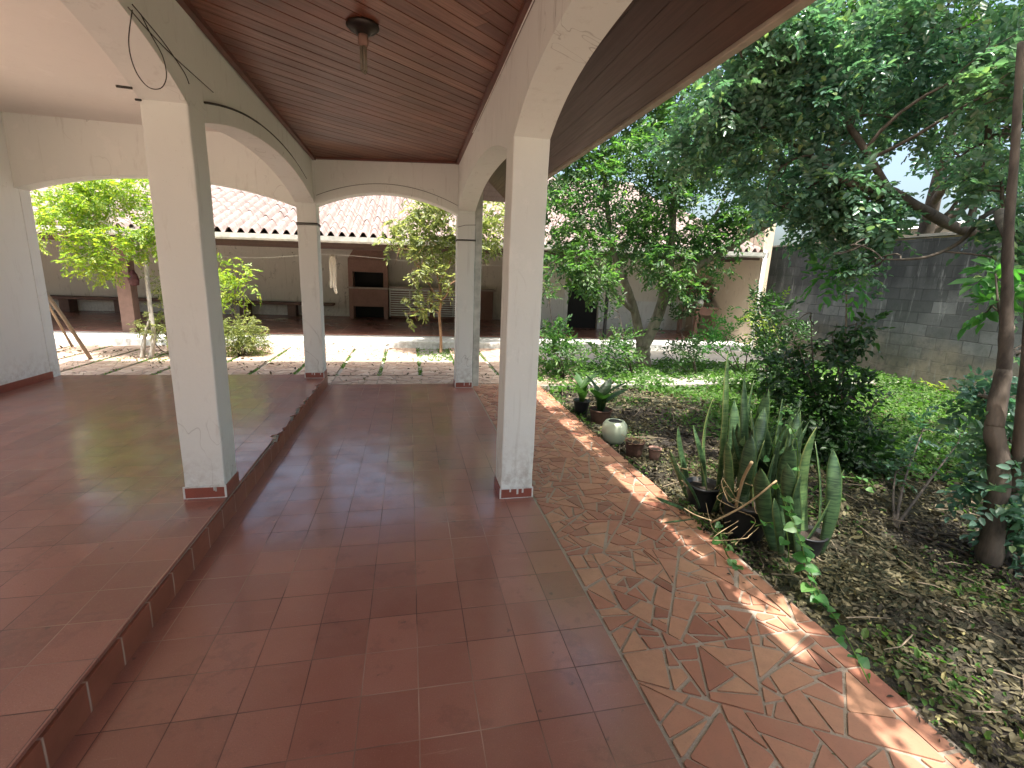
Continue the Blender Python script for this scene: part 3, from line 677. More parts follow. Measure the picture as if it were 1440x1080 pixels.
# barbecue
bq = thing('brick_barbecue', 'brown brick barbecue with black firebox against the back wall', 'barbecue', (-1.15,14.6,.135))
m = MB(); X0,X1,Y0,Y1 = -1.68,-.60,14.5,15.19
m.box(X0,X0+.12,Y0,Y1,.136,1.80); m.box(X1-.12,X1,Y0,Y1,.136,1.80); m.box(X0+.121,X1-.121,Y0,Y1,.49,.98); m.box(X0+.121,X1-.121,Y1-.05,Y1,.981,1.45); m.box(X0+.121,X1-.121,Y1-.05,Y1,.136,.489)
m.box(X0+.121,X1-.121,Y0,Y1,1.46,1.80); bevel(m.build('brick_body', M['brickred'], bq),.006)
m = MB(); m.hexa([(X0,Y0,1.801),(X1,Y0,1.801),(X1,Y1,1.801),(X0,Y1,1.801)],[(X0+.3,Y0+.2,2.35),(X1-.3,Y0+.2,2.35),(X1-.3,Y1,2.35),(X0+.3,Y1,2.35)]); m.build('hood', M['brickred'], bq)
bevel(MB().box(X0-.03,X1+.03,Y0-.08,Y0-.001,.99,1.04).build('shelf', M['shelf'], bq),.006)
MB().box(X0+.122,X1-.122,Y1-.12,Y1-.051,.985,1.455).build('firebox', M['black'], bq); MB().box(X0+.122,X1-.122,Y1-.12,Y1-.051,.14,.485).build('wood_store', M['black'], bq)
m = MB()
for x in np.arange(X0+.02,X1,.24):
    for zz in np.arange(.55,.97,.09): pass
# white slatted panels under the counter
def panel(x0,x1,y,z0,z1,lab):
    p = thing('slatted_panel', lab, 'panel', (x0,y,z0), 'white slatted panels under the counter')
    m = MB(); m.box(x0,x0+.03,y,y+.03,z0,z1); m.box(x1-.03,x1,y,y+.03,z0,z1); m.box(x0+.031,x1-.031,y,y+.03,z1-.03,z1); m.box(x0+.031,x1-.031,y,y+.03,z0,z0+.03); m.build('frame', M['white_metal'], p)
    m = MB(); zz = z0+.065
    while zz < z1-.05: m.box(x0+.0305,x1-.0305,y+.008,y+.02,zz,zz+.030); zz += .066
    m.box((x0+x1)/2-.015,(x0+x1)/2+.015,y+.021,y+.029,z0+.03,z1-.03); m.build('slats', M['white_metal'], p)
panel(-.56,.60,14.62,.24,1.02,'white slatted panel next to the barbecue'); panel(.70,1.9,14.62,.24,1.02,'white slatted panel behind the small courtyard tree')
ct = thing('counter', 'dark tiled counter along the veranda back wall right of the barbecue', 'counter', (1,14.8,.135))
MB().box(-.58,2.6,14.66,15.19,1.03,1.08).build('counter_top', M['shelf'], ct); MB().box(-.55,2.58,15.0,15.18,.137,1.029).build('counter_back', M['brickred'], ct)
tag(MB().box(1.6,1.95,14.95,15.15,1.35,1.75).build('dark_blue_bag', M['blue']), 'dark blue bag hanging on the wall behind the small courtyard tree', 'bag')
# clothes line and cloth
cl = MB().tube(curve([(-5.3,10.95,1.70),(-3.2,10.98,1.66),(-1.55,11.0,1.80),(.9,11.0,1.72),(4.6,10.98,1.80)],10), .004, 5).build('clothes_line', M['white_metal']); tag(cl, 'thin clothes line strung under the veranda eave', 'clothes line')
m = MB(); nx, nz = 9, 14; vs = []
for k in range(nz):
    for i in range(nx):
        u = i/(nx-1); v = k/(nz-1); w = .055+.03*v+.012*math.sin(v*6)
        vs.append((-1.58+(u-.5)*2*w*(.8 if v<.1 else 1), 11.0+.03*math.sin(u*15+v*3)*(.4+v), 1.80-v*(.62+.22*u+.05*math.sin(u*11))))
m.add(vs, [(k*nx+i,k*nx+i+1,(k+1)*nx+i+1,(k+1)*nx+i) for k in range(nz-1) for i in range(nx-1)])
o = m.build('cloth', M['cloth'], None, True); sm = o.modifiers.new('s','SOLIDIFY'); sm.thickness = .006; tag(o, 'cream cloth hanging from the clothes line', 'cloth')
o = MB().lathe((-5.20,10.75,1.05),[(.02,.28),(.03,.26),(.07,.20),(.09,.1),(.07,.0),(.02,-.02)],16,.08).build('red_bag', M['redcloth']); tag(o, 'dark red bag hung on the brown veranda post', 'bag')
# rough table with a dark bundle against the right side wall
st = thing('rough_table', 'rough reddish wooden table against the stained side wall at the right end of the veranda', 'table', (7.75,11.9,.135))
bevel(MB().box(7.42,8.07,11.45,12.4,.86,.92).build('table_top', M['brickred'], st),.006)
for (a_,b_) in ((7.45,11.5),(7.96,11.5),(7.45,12.27),(7.96,12.27)): bevel(MB().box(a_,a_+.1,b_,b_+.1,.136,.859).build('leg', M['brickred'], st),.005)
bevel(MB().box(7.56,7.955,11.52,11.55,.70,.858).build('apron', M['brickred'], st),.003)
m = MB(); m.tube(curve([(7.30,12.0,1.02),(7.42,11.95,1.32),(7.62,11.9,1.42),(7.85,11.9,1.46),(7.98,11.9,1.30),(7.95,11.9,1.02)],6),[.07]+[.13+.03*math.sin(k*1.7) for k in range(29)]+[.08],12)
tag(m.build('dark_bundle', M['pot_rust'], None, True),'dark brown arched bundle lying on the rough reddish table','bundle')
tag(MB().lathe((7.62,11.62,.921),[(.055,0),(.075,.03),(.075,.13),(.05,.17),(.03,.2)],16).build('white_jug', M['white_metal'], None, True), 'small white jug standing on the rough reddish table', 'jug')
# leaning poles at left
for a,b,r,l in (((75,428),(128,505),.026,'thicker grey pole leaning beside the white wall, longer one'),((52,404),(102,488),.020,'shorter thin pole leaning beside the white wall')):
    A = gnd(*b,-.01); B = at(*a, A[1]-.7)
    B2 = A+(B-A)*1.45
    tag(MB().tube([A,(A+B2)/2+np.array([.01,0,.01]),B2],[r,r*.95,r*.85],8).build('leaning_pole', M['stick'], None, True), l, 'pole', 'poles leaning in the courtyard')

# ------------------------------------------------------------------ block wall and neighbour
bw = thing('block_wall', 'tall mouldy grey concrete block wall along the garden', 'wall', (8.8,4,-.1))
mb = MB(); ys = np.arange(-2.5,12.01,.4); prevz = None
for i in range(len(ys)-1):
    z = 2.42+.0*i; mb.box(8.7,8.86,ys[i],ys[i+1]-.0005,-.2,z)
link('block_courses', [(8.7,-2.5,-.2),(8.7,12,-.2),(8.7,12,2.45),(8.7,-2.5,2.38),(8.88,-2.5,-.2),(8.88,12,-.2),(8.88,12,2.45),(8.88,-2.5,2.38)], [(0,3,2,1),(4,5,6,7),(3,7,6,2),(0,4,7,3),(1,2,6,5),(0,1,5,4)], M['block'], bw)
mb = MB(); y = -2.5
while y < 11.9:
    L = random.uniform(.25,.7); mb.box(8.68,8.90,y,y+L-.01,2.455-.005*(11-y)*1.0*0+.0,2.455+random.uniform(.015,.05)); y += L
mb.build('broken_coping', M['cement'], bw)
nb_ = thing('neighbour_house', 'pale neighbouring house roof showing over the block wall', 'house', (15,9,0))
MB().box(12.2,18,5.5,12.5,-.1,2.75).build('wall', M['plaster'], nb_)
m = MB(); m.hexa([(11.7,5.0,2.80),(18.5,5.0,2.80),(18.5,13,2.80),(11.7,13,2.80)],[(11.7,5.0,2.98),(18.5,5.0,2.98),(18.5,13,2.98),(11.7,13,2.98)]); m.build('fascia', M['neigh'], nb_)
m = MB(); m.hexa([(11.65,4.95,2.985),(18.55,4.95,2.985),(18.55,13.05,2.985),(11.65,13.05,2.985)],[(15.0,4.95,3.5),(15.1,4.95,3.5),(15.1,13.05,3.5),(15.0,13.05,3.5)]); m.build('roof', M['neigh_roof'], nb_)

# ------------------------------------------------------------------ foliage generators
def leaves_mesh(P, D, N, L, W, fold=.22, droop=.12):
    P,D,N = np.asarray(P),np.asarray(D),np.asarray(N); n = len(P)
    D = D/(np.linalg.norm(D,axis=1,keepdims=True)+1e-9); Sd = np.cross(D,N); Sd /= (np.linalg.norm(Sd,axis=1,keepdims=True)+1e-9); N = np.cross(Sd,D)
    L = np.broadcast_to(np.asarray(L,float).reshape(-1,1),(n,1)); W = np.broadcast_to(np.asarray(W,float).reshape(-1,1),(n,1))
    a1 = P+D*L*.30+Sd*W*.46+N*fold*W; b1 = P+D*L*.30-Sd*W*.46+N*fold*W
    a2 = P+D*L*.70+Sd*W*.40+N*fold*W-N*droop*L*.4; b2 = P+D*L*.70-Sd*W*.40+N*fold*W-N*droop*L*.4
    tip = P+D*L-N*droop*L
    V = np.stack([P,a1,a2,tip,b2,b1],1).reshape(-1,3)
    return V
def leaf_obj(name, Vs, m, parent=None):
    V = np.concatenate(Vs) if isinstance(Vs,list) else Vs
    n = len(V)//6; me = bpy.data.meshes.new(name)
    me.vertices.add(len(V)); me.vertices.foreach_set('co', V.astype(np.float32).ravel())
    idx = (np.arange(n)*6)[:,None]+np.array([0,1,2,3,0,3,4,5])[None]
    me.loops.add(n*8); me.loops.foreach_set('vertex_index', idx.ravel().astype(np.int32))
    me.polygons.add(n*2); me.polygons.foreach_set('loop_start', (np.arange(n*2)*4).astype(np.int32))
    me.update(calc_edges=True); me.validate(); me.materials.append(m)
    o = bpy.data.objects.new(name, me); C.objects.link(o)
    if parent: setpar(o, parent)
    return o
def rdir(n, up=0.0):
    d = rng.normal(size=(n,3)); d[:,2] += up; return d/np.linalg.norm(d,axis=1,keepdims=True)
def sprays(centers, dirs, k, slen, L, W, ang=.9, jit=.25, droop=.35, lvar=.3):
    """each centre grows a small twig with k leaves set alternately along it"""
    n = len(centers); out = []
    side = np.cross(dirs, np.array([0,0,1.])+rng.normal(0,.35,(n,3))); side /= np.linalg.norm(side,axis=1,keepdims=True)+1e-9
    nor = np.cross(side, dirs)
    nor *= np.sign(nor[:,2:3]+1e-9)
    P=[];D=[];NN=[];LL=[]
    for j in range(k):
        t = (j+.5)/k; s = (1 if j%2 else -1) if j < k-1 else 0
        base = centers+dirs*slen*t-np.array([0,0,1.])*(droop*slen*t*t)
        d = dirs*math.cos(ang*abs(s))+side*s*math.sin(ang)+rng.normal(0,jit,(n,3)); d[:,2] -= droop*.5
        P.append(base+rng.normal(0,slen*.02,(n,3))); D.append(d); NN.append(nor+rng.normal(0,jit*1.2,(n,3))); LL.append(L*(1-.35*abs(t-.5))*np.exp(rng.normal(0,lvar*.6,n)))
    LL = np.concatenate(LL); return leaves_mesh(np.concatenate(P),np.concatenate(D),np.concatenate(NN),LL,LL*(W/L))
def branch(mb, a, b, r0, r1, sag=.1, n=7, wob=.05):
    a = np.array(a,float); b = np.array(b,float); L = np.linalg.norm(b-a); k = rng.normal(0,wob*L,3); k2 = rng.normal(0,wob*L*.6,3)
    P = [a+(b-a)*t+np.array([0,0,1])*sag*L*math.sin(PI*t)+k*math.sin(PI*t)+k2*math.sin(2*PI*t) for t in np.linspace(0,1,n)]
    mb.tube(P, [r0+(r1-r0)*t for t in np.linspace(0,1,n)], 6, False); return P
def tree(name, label, cat, limbs, blobs, bm, lm, base, k=7, slen=.16, L=.06, W=.026, dens=1.0, subs=5, outward=.8, droop=.35, twig=.004, group=None, tr=.02, up=.15, ang=.9, stem='trunk'):
    t = thing(name, label, cat, base, group); skel = []; tbs = [MB() for _ in limbs] if stem == 'stem' else [MB()]
    for li,(pts, rads) in enumerate(limbs):
        c = curve(pts, 6); rr = np.interp(np.linspace(0,len(pts)-1,len(c)), range(len(pts)), rads)
        rr = [r*(1+rng.normal(0,.05)) for r in rr]
        tbs[li if stem == 'stem' else 0].tube(c, rr, 10, True); skel += [(p,r,li if stem == 'stem' else 0) for p,r in zip(c,rr)]
    SK = np.array([q_[0] for q_ in skel]); Vs = []
    for (c, r, n) in blobs:
        c = np.array(c); r = np.array(r if hasattr(r,'__len__') else (r,r,r),float)
        dd = np.linalg.norm(SK-c,axis=1)+.6*np.maximum(0,SK[:,2]-c[2]); i = int(np.argmin(dd)); r0 = min(skel[i][1]*.6, tr)
        tb = tbs[skel[i][2]]; P = branch(tb, SK[i], c, max(r0,.006), .006, .08) if np.linalg.norm(SK[i]-c) > .04 else [q_[0] for q_ in skel[max(0,i-3):i+1]]
        for s in range(subs):
            e = c+rdir(1)[0]*r*.8; q = P[random.randint(len(P)//2,len(P)-1)]; branch(tb, q, e, .006, .0025, .03, 5)
        n = int(n*dens); u = rdir(n); rad = rng.random(n)**.45; pos = c+u*rad[:,None]*r
        # push through a coarse lump field so the crown has holes and clumps
        f = np.sin(pos[:,0]*5.1+1.3*np.sin(pos[:,2]*3.7))+np.sin(pos[:,1]*4.3+pos[:,2]*5.7)+np.sin(pos[:,2]*6.1-pos[:,0]*3.9)
        keep = f > -.75+rng.normal(0,.5,n); pos = pos[keep]; u = u[keep]
        dr = u*outward+rdir(len(pos),up); dr /= np.linalg.norm(dr,axis=1,keepdims=True)
        if len(pos): Vs.append(sprays(pos, dr, k, slen, L, W, ang, droop=droop))
    [tb.build(stem, bm, t, True) for tb in tbs]; leaf_obj('crown', Vs, lm, t); return t
def B(px, py, Y, rpx, n, sy=1.0):      # blob from photo pixel + depth
    r = rpx/F*Y*1.05; return (at(px,py,Y), (r, r*sy, r), n)

# central garden tree
p = at; b0 = np.array([4.21,7.93,-.12])
limbs = [([b0,(4.17,7.93,.15),(4.12,7.9,.42)],[.17,.14,.13]),
 ([(4.13,7.9,.30),p(893,440,7.9),p(880,400,7.8),p(862,350,7.8),p(850,250,7.8),p(845,160,7.8)],[.10,.075,.065,.05,.035,.02]),
 ([(4.13,7.9,.35),p(925,445,7.8),p(938,395,7.7),p(945,330,7.6),p(950,230,7.6),p(960,130,7.7)],[.12,.10,.085,.06,.04,.02]),
 ([p(938,395,7.7),p(985,372,7.4),p(1040,340,7.1),p(1090,310,6.8),p(1150,262,6.4)],[.075,.06,.05,.04,.02]),
 ([p(925,445,7.8),p(950,400,8.0),p(990,330,8.2),p(1030,260,8.4)],[.05,.04,.03,.02]),
 ([p(893,440,7.9),p(868,415,7.6),p(845,380,7.4),p(820,350,7.2)],[.05,.035,.025,.015])]
bl = [B(800,170,7.9,50,150),B(840,120,8.1,55,150),B(775,270,7.7,34,70),B(900,150,7.9,55,140),B(930,80,8.0,70,160),B(795,215,7.8,48,150),B(800,300,7.7,50,150),B(795,360,7.5,40,90),B(845,165,7.9,60,210),B(850,255,7.7,60,190),B(835,375,7.3,42,130),B(880,330,7.8,55,150),
 B(905,200,7.6,65,240),B(925,275,7.7,62,230),B(935,345,7.5,52,170),B(960,130,7.8,70,240),B(990,210,7.5,65,230),B(985,290,7.6,62,210),B(1000,355,7.4,42,120),
 B(1045,260,7.3,60,200),B(1040,170,7.4,70,230),B(1060,100,7.5,80,240),B(1100,210,7.0,60,170),B(1060,320,7.0,38,80),B(870,110,8.1,60,160),B(1120,290,6.8,45,110),B(960,400,7.3,30,50),B(1110,40,7.6,80,200)]
tree('garden_tree','multi-stemmed tree with small leaves in the middle of the garden','tree',limbs,bl,M['bark'],M['leaf_mid'],b0,k=8,slen=.21,L=.078,W=.036,dens=1.9,outward=.6)
# near right tree with rounded compound leaves
b1 = np.array([3.47,1.95,-.12])
limbs = [([b1,(3.40,1.95,.25),p(1405,650,1.97),p(1398,600,2.0),p(1412,520,2.05)],[.062,.055,.05,.045,.036]),
 ([p(1398,600,2.0),p(1412,520,2.05),p(1416,430,2.1),p(1418,330,2.15),p(1428,200,2.2),p(1436,60,2.3)],[.045,.034,.028,.024,.02,.016]),
 ([b1+(.18,.05,0),p(1432,640,1.93),p(1440,560,1.9),p(1448,450,1.92),p(1452,300,2.0),p(1450,100,2.1),p(1455,-60,2.2)],[.038,.033,.03,.024,.02,.016,.01]),
 ([p(1445,330,3.6),p(1360,325,3.5),p(1290,290,3.4),p(1250,268,3.4),p(1200,260,3.5),p(1150,225,3.7),p(1090,185,3.9)],[.05,.046,.04,.036,.030,.022,.012]),
 ([p(1250,268,3.4),p(1210,200,3.5),p(1180,160,3.7),p(1150,100,3.8)],[.03,.024,.02,.012]),
 ([p(1440,290,3.0),p(1390,300,2.9),p(1350,340,2.9),p(1300,362,2.9),p(1240,365,3.0)],[.022,.018,.014,.010,.005]),
 ([p(1360,325,3.5),p(1390,180,3.6),p(1330,70,3.6),p(1270,10,3.6)],[.03,.024,.018,.01]),
 ([p(1418,330,2.15),p(1410,300,2.6),p(1445,330,3.6)],[.03,.035,.045])]
bl = [B(1010,150,3.9,50,70),B(1075,95,3.8,60,110),B(1045,190,3.9,45,70),B(1130,60,3.7,55,100),B(1130,135,3.7,55,110),B(1190,95,3.6,55,110),B(1205,165,3.6,42,60),
 B(1090,245,3.8,45,60),B(1170,255,3.6,42,70),B(1225,290,3.5,38,60),B(1195,345,3.3,30,45),B(1165,210,3.7,38,50),B(1260,50,3.6,60,100),B(1320,110,3.7,50,70),B(1280,170,3.7,42,50),B(1350,40,3.5,60,90),
 B(1420,40,3.4,55,80),B(1400,150,3.6,45,45),B(1350,220,3.8,40,40),B(1120,315,4.2,35,40),B(1420,230,3.8,40,35),B(965,215,4.3,34,50),B(1050,40,3.7,50,80),B(1100,20,3.6,50,80),B(1150,190,4.2,50,80),B(1230,120,4.1,60,90)]
for (x,y,z,r_,n_) in [(1.72,-.55,3.4,.2,34),(1.75,.25,3.5,.24,40),(1.70,1.05,3.4,.2,36),(1.74,1.55,3.5,.18,30),(1.70,2.6,3.5,.22,36),(1.75,3.3,3.5,.16,24),(1.72,4.0,3.5,.25,40),(1.98,1.5,3.5,.32,60),(2.1,.6,3.7,.38,70),(1.95,2.9,3.5,.30,60),(2.05,3.9,3.6,.32,55),(2.0,-.4,3.7,.4,60),(2.7,.2,4.3,.75,190),(3.5,1.2,4.4,.85,230),(2.9,2.2,4.3,.75,200),(4.3,2.2,4.5,.95,260),  # unseen crown clumps overhead, added to dapple the sun on path and garden
 (4.7,3.3,4.7,.9,220),(3.6,3.5,4.8,.85,200),(2.7,4.0,4.7,.6,110),(5.3,1.4,4.5,.95,230),(4.3,.3,4.4,.95,230),(5.8,2.6,4.9,.8,120),(3.3,-.6,4.3,.8,150),(6.4,.8,4.7,.9,140)]: bl.append((np.array([x,y,z]),(r_,r_,r_*.4),n_))
bl += [B(1425,330,2.7,36,45),B(1405,250,2.8,36,45),B(1440,400,2.5,30,30),B(1415,120,2.8,40,45),B(1385,560,2.3,30,40),B(1420,620,2.0,34,40),B(1430,500,2.2,34,40),B(1395,690,2.0,28,24),B(1440,740,1.9,34,30),B(1180,300,3.7,34,60),B(1235,330,3.6,28,40),B(1150,310,3.9,34,55),B(1100,290,4.1,36,55),B(1210,380,3.5,22,18),
 B(1380,230,3.3,36,40),B(1430,180,3.2,40,50),B(1400,90,3.0,50,70)]
tr2 = tree('broad_tree','tall slanting tree with rounded blue-green leaves at the right edge of the garden','tree',limbs,bl,M['bark_dark'],M['leaf_blue'],b1,k=11,slen=.20,L=.062,W=.036,dens=1.6,outward=.7,droop=.25,ang=1.1)
# dense dark tree growing behind the block wall
b3 = np.array([10.2,8.2,-.1])
limbs = [([b3,(10.1,8.1,1.5),(9.9,7.9,3.2),(9.6,7.6,5.0)],[.2,.16,.12,.06]),([(9.9,7.9,3.2),(9.1,6.8,3.9),(8.6,6.0,4.6)],[.08,.06,.03]),([(10.1,8.1,2.5),(10.4,7.2,3.6),(10.6,6.2,4.4)],[.08,.06,.03])]
bl = [B(1190,60,7.6,90,230),B(1280,120,7.2,90,240),B(1370,60,6.8,95,240),B(1400,180,6.6,75,170),B(1150,130,7.8,70,150),B(1250,10,7.4,80,160),B(1430,280,6.4,45,60),B(1440,100,6.2,80,150)]
tree('dark_tree','dense dark tree rising behind the block wall at upper right','tree',limbs,bl,M['bark_dark'],M['leaf_dark'],b3,k=8,slen=.26,L=.11,W=.055,dens=1.6,outward=.5)
# courtyard small tree
b4 = np.array([.604,9.37,-.02])
limbs = [([b4,(.60,9.36,.3),(.57,9.35,.75),(.60,9.33,1.02),(.56,9.32,1.30)],[.035,.028,.026,.024,.018]),
 ([(.57,9.35,1.0),p(600,395,9.3),p(585,370,9.2),p(560,350,9.2)],[.018,.012,.008,.004]),([(.56,9.32,1.3),p(632,370,9.3),p(645,330,9.4)],[.016,.012,.006]),([(.56,9.32,1.3),p(605,340,9.3),p(600,290,9.3)],[.014,.01,.005]),
 ([(.60,9.33,1.0),p(628,415,9.1),p(633,400,9.0),p(648,392,9.0)],[.014,.012,.012,.008])]
bl = [B(575,300,9.3,30,50),B(615,300,9.3,38,80),B(650,300,9.4,38,80),B(600,340,9.2,32,60),B(640,345,9.3,36,75),B(670,330,9.4,34,60),B(560,352,9.1,24,30),B(590,375,9.1,22,26),B(645,385,9.2,26,32),B(600,425,9.2,18,12),B(620,270,9.4,26,35),B(690,310,9.5,34,55),B(580,440,9.2,16,8)]
tree('small_tree','slender small tree with reddish trunk in the sunlit courtyard','tree',limbs,bl,M['bark_red'],M['leaf_olive'],b4,k=7,slen=.16,L=.085,W=.038,dens=2.6,tr=.008,subs=4)
# left courtyard tree
b5 = np.array([-4.06,8.59,-.02])
limbs = [([b5,p(216,470,8.6),p(211,430,8.6),p(207,390,8.65),p(203,355,8.7),p(190,338,8.7)],[.035,.032,.03,.03,.028,.02]),
 ([p(203,355,8.7),p(176,335,8.7),p(140,310,8.7),p(100,300,8.8)],[.02,.016,.012,.006]),([p(205,357,8.7),p(175,362,8.6),p(150,350,8.5)],[.014,.010,.006]),([p(205,357,8.7),p(220,345,8.6),p(235,338,8.6)],[.012,.009,.005]),([p(100,300,8.8),p(60,300,8.9),p(40,330,8.9)],[.01,.007,.004]),
 ([b5+(-.12,.0,0),p(204,470,8.6),p(214,440,8.6)],[.035,.025,.01])]
bl = [B(60,290,8.9,28,40),B(95,295,8.9,34,90),B(130,275,8.8,36,110),B(165,290,8.8,38,120),B(120,320,8.7,36,110),B(160,330,8.6,34,100),B(200,320,8.7,30,80),B(85,330,8.8,28,50),B(120,360,8.6,26,50),B(145,375,8.6,18,26),B(200,265,8.9,32,70),B(215,340,8.7,24,45),B(45,330,8.9,22,25),B(225,300,8.8,26,50),B(100,262,9.0,28,45),B(160,262,9.0,30,55)]
tree('feathery_tree','feathery bright yellow-green tree with pale trunk in the left arch','tree',limbs,bl,M['bark_pale'],M['leaf_bright'],b5,k=10,slen=.16,L=.055,W=.027,dens=1.9,tr=.008,subs=4,outward=.5)
def bush(name, label, cat, blobs, lm, base, bm=None, **kw):
    base = np.array(base,float); limbs = []
    for (c,r,n) in blobs[:6]:
        c = np.array(c); limbs.append(([base, base*.5+c*.5+rng.normal(0,.05,3), c],[.012,.008,.004]))
    kw.setdefault('stem','stem'); kw.setdefault('tr',.006); kw.setdefault('subs',3)
    return tree(name,label,cat,limbs,blobs,bm or M['bark_dark'],lm,base,**kw)
bush('grey_bush','fine-leaved grey-green bush behind the near left pillar','bush',[B(335,465,9.0,26,90),B(355,480,9.0,20,60),B(318,480,8.9,22,60),B(345,495,8.9,22,50)],M['leaf_olive'],(-2.85,8.9,-.02),k=9,slen=.14,L=.045,W=.016,dens=3.2)
bush('yellow_shrub','yellow-green leafy shrub above the grey-green bush','shrub',[B(330,385,9.3,22,34),B(325,410,9.3,22,34),B(345,400,9.3,18,18),B(322,430,9.3,16,20)],M['leaf_bright'],(-2.95,9.2,-.02),k=8,slen=.2,L=.085,W=.03,outward=.6)
bush('courtyard_bush','thin green bush between the pale tree trunk and near left pillar','bush',[B(232,430,8.9,16,36),B(240,465,8.8,18,40),B(222,460,8.8,14,24),B(228,395,8.9,12,16),B(205,455,8.6,12,14)],M['leaf_olive'],(-3.8,8.8,-.02),k=8,slen=.13,L=.05,W=.02,dens=2.0)
# undergrowth in the garden
UG = [('leafy_bush','dark bush at the garden edge beside the right pillar','bush',[B(775,455,7.2,22,50),B(772,420,7.2,18,30),B(788,500,6.9,30,80),B(800,520,6.6,24,50),B(775,490,7.0,22,40)],M['leaf_mid'],(2.35,6.9,-.1)),
 ('leafy_bush','tangled bush left of the garden tree trunk','bush',[B(865,470,7.3,24,60),B(870,440,7.4,20,40),B(855,495,7.1,20,40),B(880,500,7.3,18,30)],M['leaf_mid'],(3.7,7.3,-.1)),
 ('leafy_bush','tangled bush right of the garden tree trunk','bush',[B(955,460,7.4,26,60),B(960,495,7.2,26,60),B(935,490,7.5,18,30),B(975,425,7.4,18,20)],M['leaf_dark'],(4.9,7.3,-.1)),
 ('leafy_bush','sunlit pale green bush in front of the veranda end','bush',[B(1020,470,7.6,26,50),B(1045,490,7.4,26,60),B(1000,490,7.4,22,40),B(1060,460,7.5,18,24)],M['leaf_lime'],(5.9,7.4,-.1)),
 ('leafy_bush','dark-leaved bush in front of the block wall end','bush',[B(1085,450,6.0,26,50),B(1075,490,5.9,28,60),B(1100,520,5.7,28,50),B(1065,430,6.1,16,18),B(1120,480,5.9,24,36)],M['leaf_dark'],(5.1,5.9,-.1)),
 ('leafy_bush','small lime bush at the foot of the downpipe','bush',[B(1062,440,7.0,14,16),B(1085,425,7.0,14,14),B(1070,470,7.0,18,24)],M['leaf_bright'],(6.0,7.0,-.1)),
 ('yellow_bush','small yellow-leaved bush at the foot of the block wall','bush',[B(1318,556,6.0,16,40),B(1345,552,6.0,12,20)],M['leaf_bright'],(8.3,6.0,-.1))]
for (n_,l_,c_,bl_,m_,b_) in UG: bush(n_,l_,c_,bl_,m_,b_,k=8,slen=.26,L=.072,W=.030,dens=1.35,up=.9,outward=.3,droop=.15)
# sapling
b6 = np.array([4.05,3.75,-.1])
limbs = [([b6,p(1183,600,3.75),p(1186,520,3.75),p(1190,450,3.75),p(1190,395,3.75)],[.016,.014,.012,.009,.006])]
bl = [B(1195,380,3.75,22,10),B(1175,385,3.75,18,7)]
sp = tree('sapling','slim sapling with pale green top leaves in front of the block wall','sapling',limbs,bl,M['bark'],M['leaf_lime'],b6,k=8,slen=.2,L=.10,W=.042,tr=.005,subs=2,droop=.5)
bush('climbing_shrub','dark loose shrub climbing round the sapling stem','shrub',[B(1140,440,3.9,30,12),B(1170,470,3.8,26,12),B(1205,455,3.7,22,9),B(1120,480,3.9,24,9),B(1185,520,3.7,30,14),B(1215,590,3.5,34,24),B(1190,620,3.4,38,34),B(1225,640,3.3,32,24),B(1200,560,3.6,28,16),B(1105,520,4.0,30,20),B(1130,560,3.8,34,26),B(1160,600,3.6,34,26),B(1235,560,3.6,20,8)],M['leaf_dark'],(3.95,3.5,-.1),k=7,slen=.20,L=.072,W=.038,dens=3.2)
bush('hanging_foliage','fresh green palmate leaves on a low branch beside the slanting tree','branch',[B(1400,385,2.3,20,5),B(1430,400,2.3,22,6),B(1395,430,2.3,22,6),B(1425,455,2.3,22,6)],M['leaf_lime'],at(1418,470,2.15),k=6,slen=.09,L=.11,W=.045,droop=.4,subs=2)
bush('low_foliage','small bluish leafy plant at the foot of the slanting tree','plant',[B(1350,620,3.2,30,12),B(1300,600,3.6,30,12),B(1260,660,3.0,26,10),B(1400,760,2.0,40,16),B(1430,820,1.8,34,12)],M['leaf_blue'],(3.3,2.4,-.1),k=8,slen=.14,L=.055,W=.028,droop=.3)

# ------------------------------------------------------------------ ground cover, litter, weeds
def scatter(n, x0,x1,y0,y1): return np.stack([rng.uniform(x0,x1,n), rng.uniform(y0,y1,n), np.zeros(n)],1)
def gz(P):
    x,y = P[:,0],P[:,1]; return GZ+.012*(np.sin(x*2.3+y*1.1)+np.sin(x*1.1-y*2.9+1)+.7*np.sin(x*5.1+y*4.3))
def litter(n,x0,x1,y0,y1,L,keep=None):
    P = scatter(n,x0,x1,y0,y1)
    if keep is not None: P = P[keep(P)]
    n = len(P); P[:,2] = gz(P)+rng.uniform(.001,.022,n); D = rng.normal(size=(n,3))*(1,1,.28); N = rng.normal(size=(n,3))*.45+(0,0,1)
    l = L*np.exp(rng.normal(0,.35,n)); return leaves_mesh(P,D,N,l,l*rng.uniform(.3,.55,n),rng.uniform(-.3,.5,(n,1)),rng.uniform(-.2,.4,(n,1)))
V = [litter(42000,1.87,5.2,-.3,4.2,.030), litter(22000,1.87,8.4,4.0,8.0,.042)]
o = leaf_obj('leaf_litter', V, M['litter']); tag(o,'brown fallen leaves covering the garden soil','leaf litter',kind='stuff')
mb = MB()
for i in range(260):
    q = scatter(1,1.9,5.5,.4,6.5)[0]; a = random.uniform(0,2*PI); L = random.uniform(.06,.35); q[2] = GZ+.02
    e = q+np.array([math.cos(a)*L,math.sin(a)*L,random.uniform(-.01,.03)]); mb.tube([q,(q+e)/2+rng.normal(0,.012,3)*(1,1,.3),e],[.004,.0032,.0015],4)
o = mb.build('fallen_twigs', M['stick']); tag(o,'thin dry twigs scattered over the garden soil','twigs',kind='stuff')
